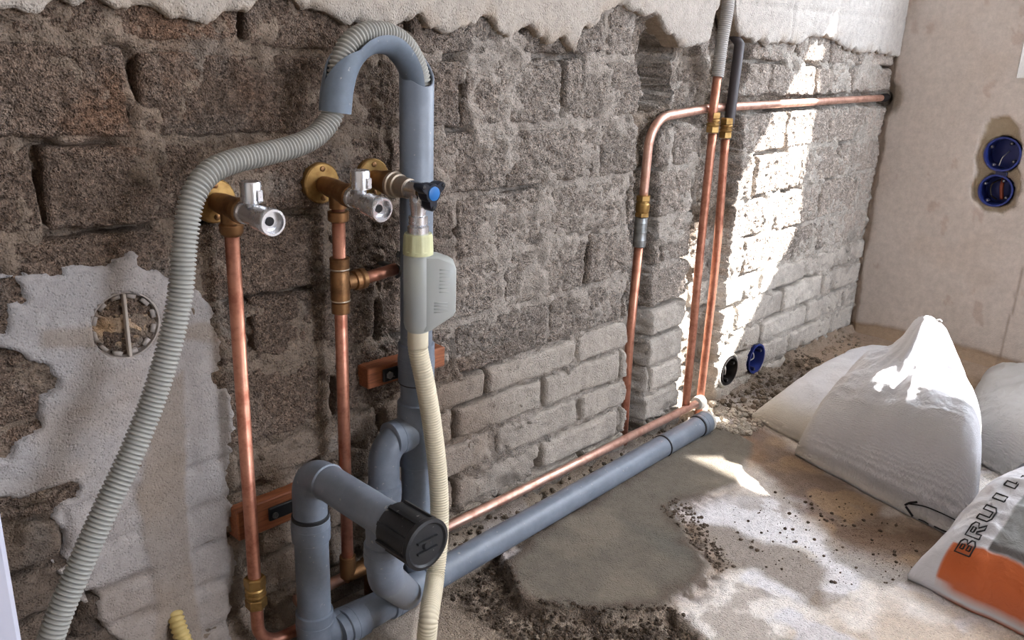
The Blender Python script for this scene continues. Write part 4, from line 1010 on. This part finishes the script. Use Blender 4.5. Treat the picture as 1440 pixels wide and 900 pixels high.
# ------------------------------------------------------------------ sacks
def sack(corners, Hf, tint, name, label, mat, e1=5, e2=5, res=(110, 110), wr=.012, seed=0, group=None, floor=True, rimz=.010):
    c = [np.array(p, float) for p in corners]; ns, nt = res
    s, t = np.meshgrid(np.linspace(0, 1, ns), np.linspace(0, 1, nt)); s, t = s.ravel(), t.ravel()
    se, te = .5-.5*np.cos(math.pi*s)*1.0, .5-.5*np.cos(math.pi*t)
    s, t = .35*s+.65*se, .35*t+.65*te
    p = (1-s)[:, None]*(1-t)[:, None]*c[0]+s[:, None]*(1-t)[:, None]*c[1]+s[:, None]*t[:, None]*c[2]+(1-s)[:, None]*t[:, None]*c[3]
    ed = np.minimum(np.minimum(s, 1-s), np.minimum(t, 1-t))
    prof = np.sqrt(np.clip(1-abs(2*s-1)**e1, 0, 1)*np.clip(1-abs(2*t-1)**e2, 0, 1))
    x, y = p[:, 0], p[:, 1]
    bul = .010*fbm(x, y, 9, 2, seed+3)*np.exp(-ed/.05); x = x+bul; y = y+bul*.8
    z = rimz+(Hf(s, t, x, y)-rimz)*prof
    fold = ridge(x+.4*fbm(x, y, 5, 2, seed), y, 11, 3, seed+5)
    z = z+prof*wr*((fold-.55)*1.6+.5*fbm(x, y, 30, 3, seed+7))
    cen = p.mean(0); sidek = (1-prof)
    zlo = np.full_like(z, .0); base = np.array([0.0])
    if floor: bz = floorfn(x, y)[0]
    else: bz = 0*z
    z = np.maximum(z, 0)+np.minimum(bz, .05)*(1-prof)
    T = np.hstack([tint(s, t, x, y, z), np.ones((len(x), 1))])
    V = np.stack([x, y, z], 1); n = len(V)
    top = grid_faces(nt, ns)
    Vb = V.copy(); Vb[:, 2] = np.minimum(V[:, 2]-.0005, bz+.0015); rim_mask = ed < 1e-6; Vb[rim_mask, 2] = V[rim_mask, 2]-.002
    A_ = np.vstack([V, Vb]); Tt = np.vstack([T, T]); st = np.vstack([np.stack([s, t], 1)]*2)
    ar = np.cross(c[1]-c[0], c[3]-c[0]); ccw = ar > 0
    tf = top if ccw else top[:, ::-1]; bf = (top[:, ::-1] if ccw else top)+n
    r_ = np.r_[np.arange(ns), np.arange(1, nt)*ns+ns-1, (nt-1)*ns+np.arange(ns-2, -1, -1), np.arange(nt-2, 0, -1)*ns]; q = np.stack([r_, r_+n, np.roll(r_, -1)+n, np.roll(r_, -1)], 1)
    if not ccw: q = q[:, ::-1]
    root = thing(name, label, 'sack', (cen[0], cen[1], 0), group)
    o = put('sack_body', (A_, np.vstack([tf, bf, q]), Tt, st), mat, root)
    return root, o
WHT = np.array(lin(238, 237, 241)); CRM = np.array(lin(222, 212, 194))
def cone(x, y, cx, cy, w): return np.exp(-(np.hypot(x-cx, y-cy)/w)**1.5)
# low sack behind
def tA(s, t, x, y, z):
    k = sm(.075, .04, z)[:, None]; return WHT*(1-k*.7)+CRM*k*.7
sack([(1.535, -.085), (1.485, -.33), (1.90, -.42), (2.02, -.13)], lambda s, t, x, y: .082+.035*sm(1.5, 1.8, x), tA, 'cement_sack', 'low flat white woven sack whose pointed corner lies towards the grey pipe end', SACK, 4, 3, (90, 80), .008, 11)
# big peaked sack
def HB(s, t, x, y):
    h = .132+.068*sm(.25, .95, -(y+.20)/.36)*sm(1.56, 1.43, x)
    r = np.hypot(x-1.60, y+.365)
    an = np.arctan2(y+.365, x-1.60)
    rr_ = r*(1+.22*np.cos(3*an+.6)+.10*np.cos(7*an))
    h = h+.085*cone(x, y, 1.60, -.365, .125)+.062*np.exp(-(rr_/.040)**2.4)
    h = h+.020*ridge(np.arctan2(y+.37, x-1.60)*1.6, x*0+2.2, 2.2, 2, 33)*np.exp(-((np.hypot(x-1.6, y+.365)-.09)/.07)**2)
    return h
def tB(s, t, x, y, z):
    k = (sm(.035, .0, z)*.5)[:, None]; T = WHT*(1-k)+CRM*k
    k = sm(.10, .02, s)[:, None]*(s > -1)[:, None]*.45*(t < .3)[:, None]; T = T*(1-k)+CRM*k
    # printed red mark near the tied neck
    d = np.hypot((x-1.56), (y+.475)); k = (sm(.035, .02, d)*sm(.05, .25, fbm(x, y, 70, 2, 44))*.6)[:, None]; T = T*(1-k)+np.array(lin(196, 110, 100))*k
    return T
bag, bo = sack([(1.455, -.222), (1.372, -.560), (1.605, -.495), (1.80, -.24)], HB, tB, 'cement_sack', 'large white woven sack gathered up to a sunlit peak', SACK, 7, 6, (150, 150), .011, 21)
pk = X(1308, 452, 1.60)
put('tie_string', tube(spline([pk+[0, 0, -.010], pk+[.0, -.006, .002], pk+[.004, -.014, .006], pk+[.006, -.018, .003]], 6), .0011, 8), WIREW, bag)
# worn printed line low on its side
from mathutils.bvhtree import BVHTree
def bvh_of(o):
    me = o.data; org = ORG[o]
    return BVHTree.FromPolygons([Vector(v.co)+Vector(org) for v in me.vertices], [tuple(p.vertices) for p in me.polygons])
bvB = bvh_of(bo)
def on_surface(bv, p, dirv, lift=.0008):
    h = bv.ray_cast(Vector(p)-Vector(dirv)*.6, Vector(dirv))
    return None if h[0] is None else np.array(h[0])+np.array(h[1])*lift
look = Vector((.86, .36, -.36)).normalized()
def ink(bv, pxs, r, parent, name='ink_mark'):
    P = []
    for u, v in pxs:
        rv = Vector(ray(u, v)).normalized(); h = bv.ray_cast(Vector(CAM), rv)
        if h[0] is not None: P.append(np.array(h[0])+np.array(h[1])*.0006)
    if len(P) > 2: put(name, tube(resample(spline(P, 6), .003), r, 6), INK, parent)
ink(bvB, [(1275, 708), (1300, 712), (1325, 722), (1345, 732), (1358, 742)], .0011, bag)
ink(bvB, [(1273, 710), (1280, 707), (1290, 706)], .0018, bag); ink(bvB, [(1274, 712), (1279, 719), (1284, 726)], .0020, bag)
ink(bvB, [(1292, 730), (1300, 733), (1306, 737)], .0010, bag); ink(bvB, [(1314, 740), (1322, 744), (1332, 748)], .0014, bag)
# folded sack at the right
def HC(s, t, x, y): return .095+.040*ridge(x+.5*y, y*.4, 6, 2, 60)
def tC(s, t, x, y, z):
    T = np.tile(np.array(lin(206, 202, 198)), (len(x), 1)); k = sm(.1, .35, fbm(x, y, 9, 3, 66))[:, None]*.4; return T*(1-k)+np.array(lin(170, 160, 150))*k
sack([(1.72, -.42), (1.56, -.74), (1.90, -.97), (2.09, -.36)], HC, tC, 'cement_sack', 'crumpled pale sack with deep folds behind the peaked one at the right', SACK, 5, 5, (110, 90), .016, 71)
def HD0(s, t, x, y): return .10+0*x
sack([(1.43, -.575), (1.47, -.72), (1.60, -.70), (1.61, -.54)], HD0, lambda s, t, x, y, z: np.tile(np.array(lin(48, 44, 52)), (len(x), 1)), 'gap_shade_filler', 'dark filler for the shaded gap between the peaked sack and its neighbour', PRINT, 4, 4, (40, 40), .01, 75)  # dark shape added where the gap between the sacks lies in shade
# printed sack in front
ORA = np.array(lin(206, 104, 52)); GRA = np.array(lin(150, 152, 152)); LWH = np.array(lin(224, 224, 230)); DGR = np.array(lin(96, 92, 92))
def HE(s, t, x, y): return .085+.085*sm(.02, .60, s)
def tE(s, t, x, y, z):
    T = np.tile(LWH, (len(x), 1)); w = .010*fbm(s, t, 5, 2, 80)
    def lay(m, c):
        nonlocal T
        m = m[:, None]; T = T*(1-m)+c*m
    # front fold: white flap, then orange; on top a white strip by the end, grey field, orange far band
    lay(sm(.115, .105, s+w)*sm(.022, .024, z)*sm(.065, .072, t), ORA)
    topm = sm(.11, .12, s+w)*sm(.142, .147, t+w*.6)
    lay(topm, GRA)
    lay(topm*sm(.155, .135, s+2*w), DGR)
    lay(topm*sm(.40, .41, s+w), ORA)
    return T
pr, po = sack([(1.212, -.520), (1.45, -.590), (1.47, -1.12), (1.12, -1.10)], HE, tE, 'mortar_sack', 'orange, grey and white printed sack in the lower right corner', PRINT, 6, 13, (130, 190), .012, 91)
bvP = bvh_of(po)
# its name, outlined letters running up the white strip
def letters():
    strokes = {'B': [[(0, 0), (0, 1), (.55, 1), (.7, .85), (.7, .65), (.5, .52), (.75, .38), (.75, .15), (.55, 0), (0, 0)], [(.22, .62), (.22, .82), (.45, .82), (.45, .62), (.22, .62)], [(.22, .18), (.22, .40), (.48, .40), (.48, .18), (.22, .18)]],
               'R': [[(0, 0), (0, 1), (.55, 1), (.72, .85), (.72, .6), (.5, .45), (.75, 0), (.5, 0), (.3, .4), (.22, .4), (.22, 0), (0, 0)], [(.22, .6), (.22, .82), (.48, .82), (.48, .6), (.22, .6)]],
               'U': [[(0, 1), (0, .2), (.18, 0), (.55, 0), (.72, .2), (.72, 1), (.5, 1), (.5, .22), (.22, .22), (.22, 1), (0, 1)]],
               'I': [[(.2, 0), (.2, 1), (.45, 1), (.45, 0), (.2, 0)]], 'L': [[(0, 1), (0, 0), (.65, 0), (.65, .2), (.22, .2), (.22, 1), (0, 1)]]}
    a, b = np.array([1388., 777.]), np.array([1432., 662.])      # letters' feet start and end on the sack as seen; each is a ribbon on the film
    for i, ch in enumerate('BRUIL'):
        f0, f1 = i*.2, i*.2+.165
        for st in strokes[ch]:
            P = []
            for (p, q) in st:
                # p runs along the text line, q across it towards the end seam
                f = f0+(f1-f0)*p/.75; base = np.array([1353+f*88, 779-f*118]); base[0] -= 6*math.sin(f*3)
                uu = base+np.array([-21, -8])*(q-.5)*(1-.35*f)
                rv = Vector(ray(*uu)).normalized(); h = bvP.ray_cast(Vector(CAM), rv)
                if h[0] is not None: P.append(np.array(h[0])+np.array(h[1])*.0005)
            if len(P) > 2: put('letter', tube(resample(np.array(P)), .0012, 6), INK, pr)
letters()
# clear film corner sticking out of its end
fv = [F(1262, 790, .012), F(1300, 800, .02), F(1290, 815, .004), F(1262, 812, .002), F(1255, 790, .003)]

# ------------------------------------------------------------------ rubble
def pebble(rs, sub=1):
    t = (1+5**.5)/2
    V = np.array([(-1, t, 0), (1, t, 0), (-1, -t, 0), (1, -t, 0), (0, -1, t), (0, 1, t), (0, -1, -t), (0, 1, -t), (t, 0, -1), (t, 0, 1), (-t, 0, -1), (-t, 0, 1)])/1.9
    Fc = [(0, 11, 5), (0, 5, 1), (0, 1, 7), (0, 7, 10), (0, 10, 11), (1, 5, 9), (5, 11, 4), (11, 10, 2), (10, 7, 6), (7, 1, 8), (3, 9, 4), (3, 4, 2), (3, 2, 6), (3, 6, 8), (3, 8, 9), (4, 9, 5), (2, 4, 11), (6, 2, 10), (8, 6, 7), (9, 8, 1)]
    return V*(1+.3*(rs.rand(12, 1)-.5))*np.array([1, .8+.4*rs.rand(), .6+.3*rs.rand()]), Fc
def crumbs(n, poly, smin, smax, seed, tint, name, label):
    rs = np.random.RandomState(seed); P = np.array(poly); lo, hi = P.min(0), P.max(0); xy = []
    while len(xy) < n:
        q = lo+(hi-lo)*rs.rand(400, 2); q = q[sdf(P, q[:, 0], q[:, 1]) < .01*rs.rand(400)]; xy += list(q)
    xy = np.array(xy[:n]); z = floorfn(xy[:, 0], xy[:, 1])[0]; Vs, Fs, Ts, k = [], [], [], 0
    for i in range(n):
        V, Fc = pebble(rs); r = smin+(smax-smin)*rs.rand()**4; a = rs.rand()*6.28; R2 = np.array([[math.cos(a), -math.sin(a), 0], [math.sin(a), math.cos(a), 0], [0, 0, 1]])
        Vs.append(V@R2*r+[xy[i, 0], xy[i, 1], z[i]+r*.3]); Fs.append(np.array(Fc)+k); k += 12
        c = np.array(lin(*tint))*(.7+.6*rs.rand()); Ts.append(np.tile([*c, .4], (12, 1)))
    o = put(name, (np.vstack(Vs), np.vstack(Fs), np.vstack(Ts)), MIN, None, kind='stuff'); tag(o, label, 'rubble')
    o.data.polygons.foreach_set('use_smooth', np.zeros(len(o.data.polygons), bool))
crumbs(1500, DEB, .0008, .0045, 1, (86, 73, 62), 'mortar_crumbs', 'dark loose mortar crumbs in front of the grey floor pipe')
crumbs(380, fp([(960, 745), (1012, 806), (1030, 800), (985, 735), (950, 705), (930, 720)]), .001, .0040, 2, (104, 90, 78), 'mortar_crumbs', 'dark crumbs along the right rim of the fresh mortar')
crumbs(260, fp([(1100, 690), (1180, 690), (1300, 760), (1250, 840), (1060, 800), (1020, 720)]), .0008, .0038, 3, (92, 78, 66), 'mortar_crumbs', 'sparse dark crumbs scattered on the pale floor by the sacks')
crumbs(700, [(1.52, -.075), (1.52, -.005), (1.90, -.005), (1.92, -.05), (1.75, -.12), (1.60, -.13)], .0015, .009, 4, (124, 110, 96), 'rubble', 'gravelly rubble at the wall foot below the flush boxes')
crumbs(600, [(1.44, -.10), (1.44, -.005), (1.56, -.005), (1.56, -.12)], .0015, .009, 5, (190, 180, 166), 'rubble', 'pale lumps of mortar around the end of the grey pipe')
crumbs(400, [(.70, -.045), (.70, -.004), (1.40, -.004), (1.40, -.03)], .001, .006, 6, (120, 106, 92), 'rubble', 'thin line of grit between the brick wall and the grey floor pipe')
crumbs(250, [(1.85, -.12), (1.85, -.005), (2.16, -.005), (2.16, -.05)], .001, .007, 8, (160, 144, 126), 'rubble', 'loose grit on the raised floor in the far corner')
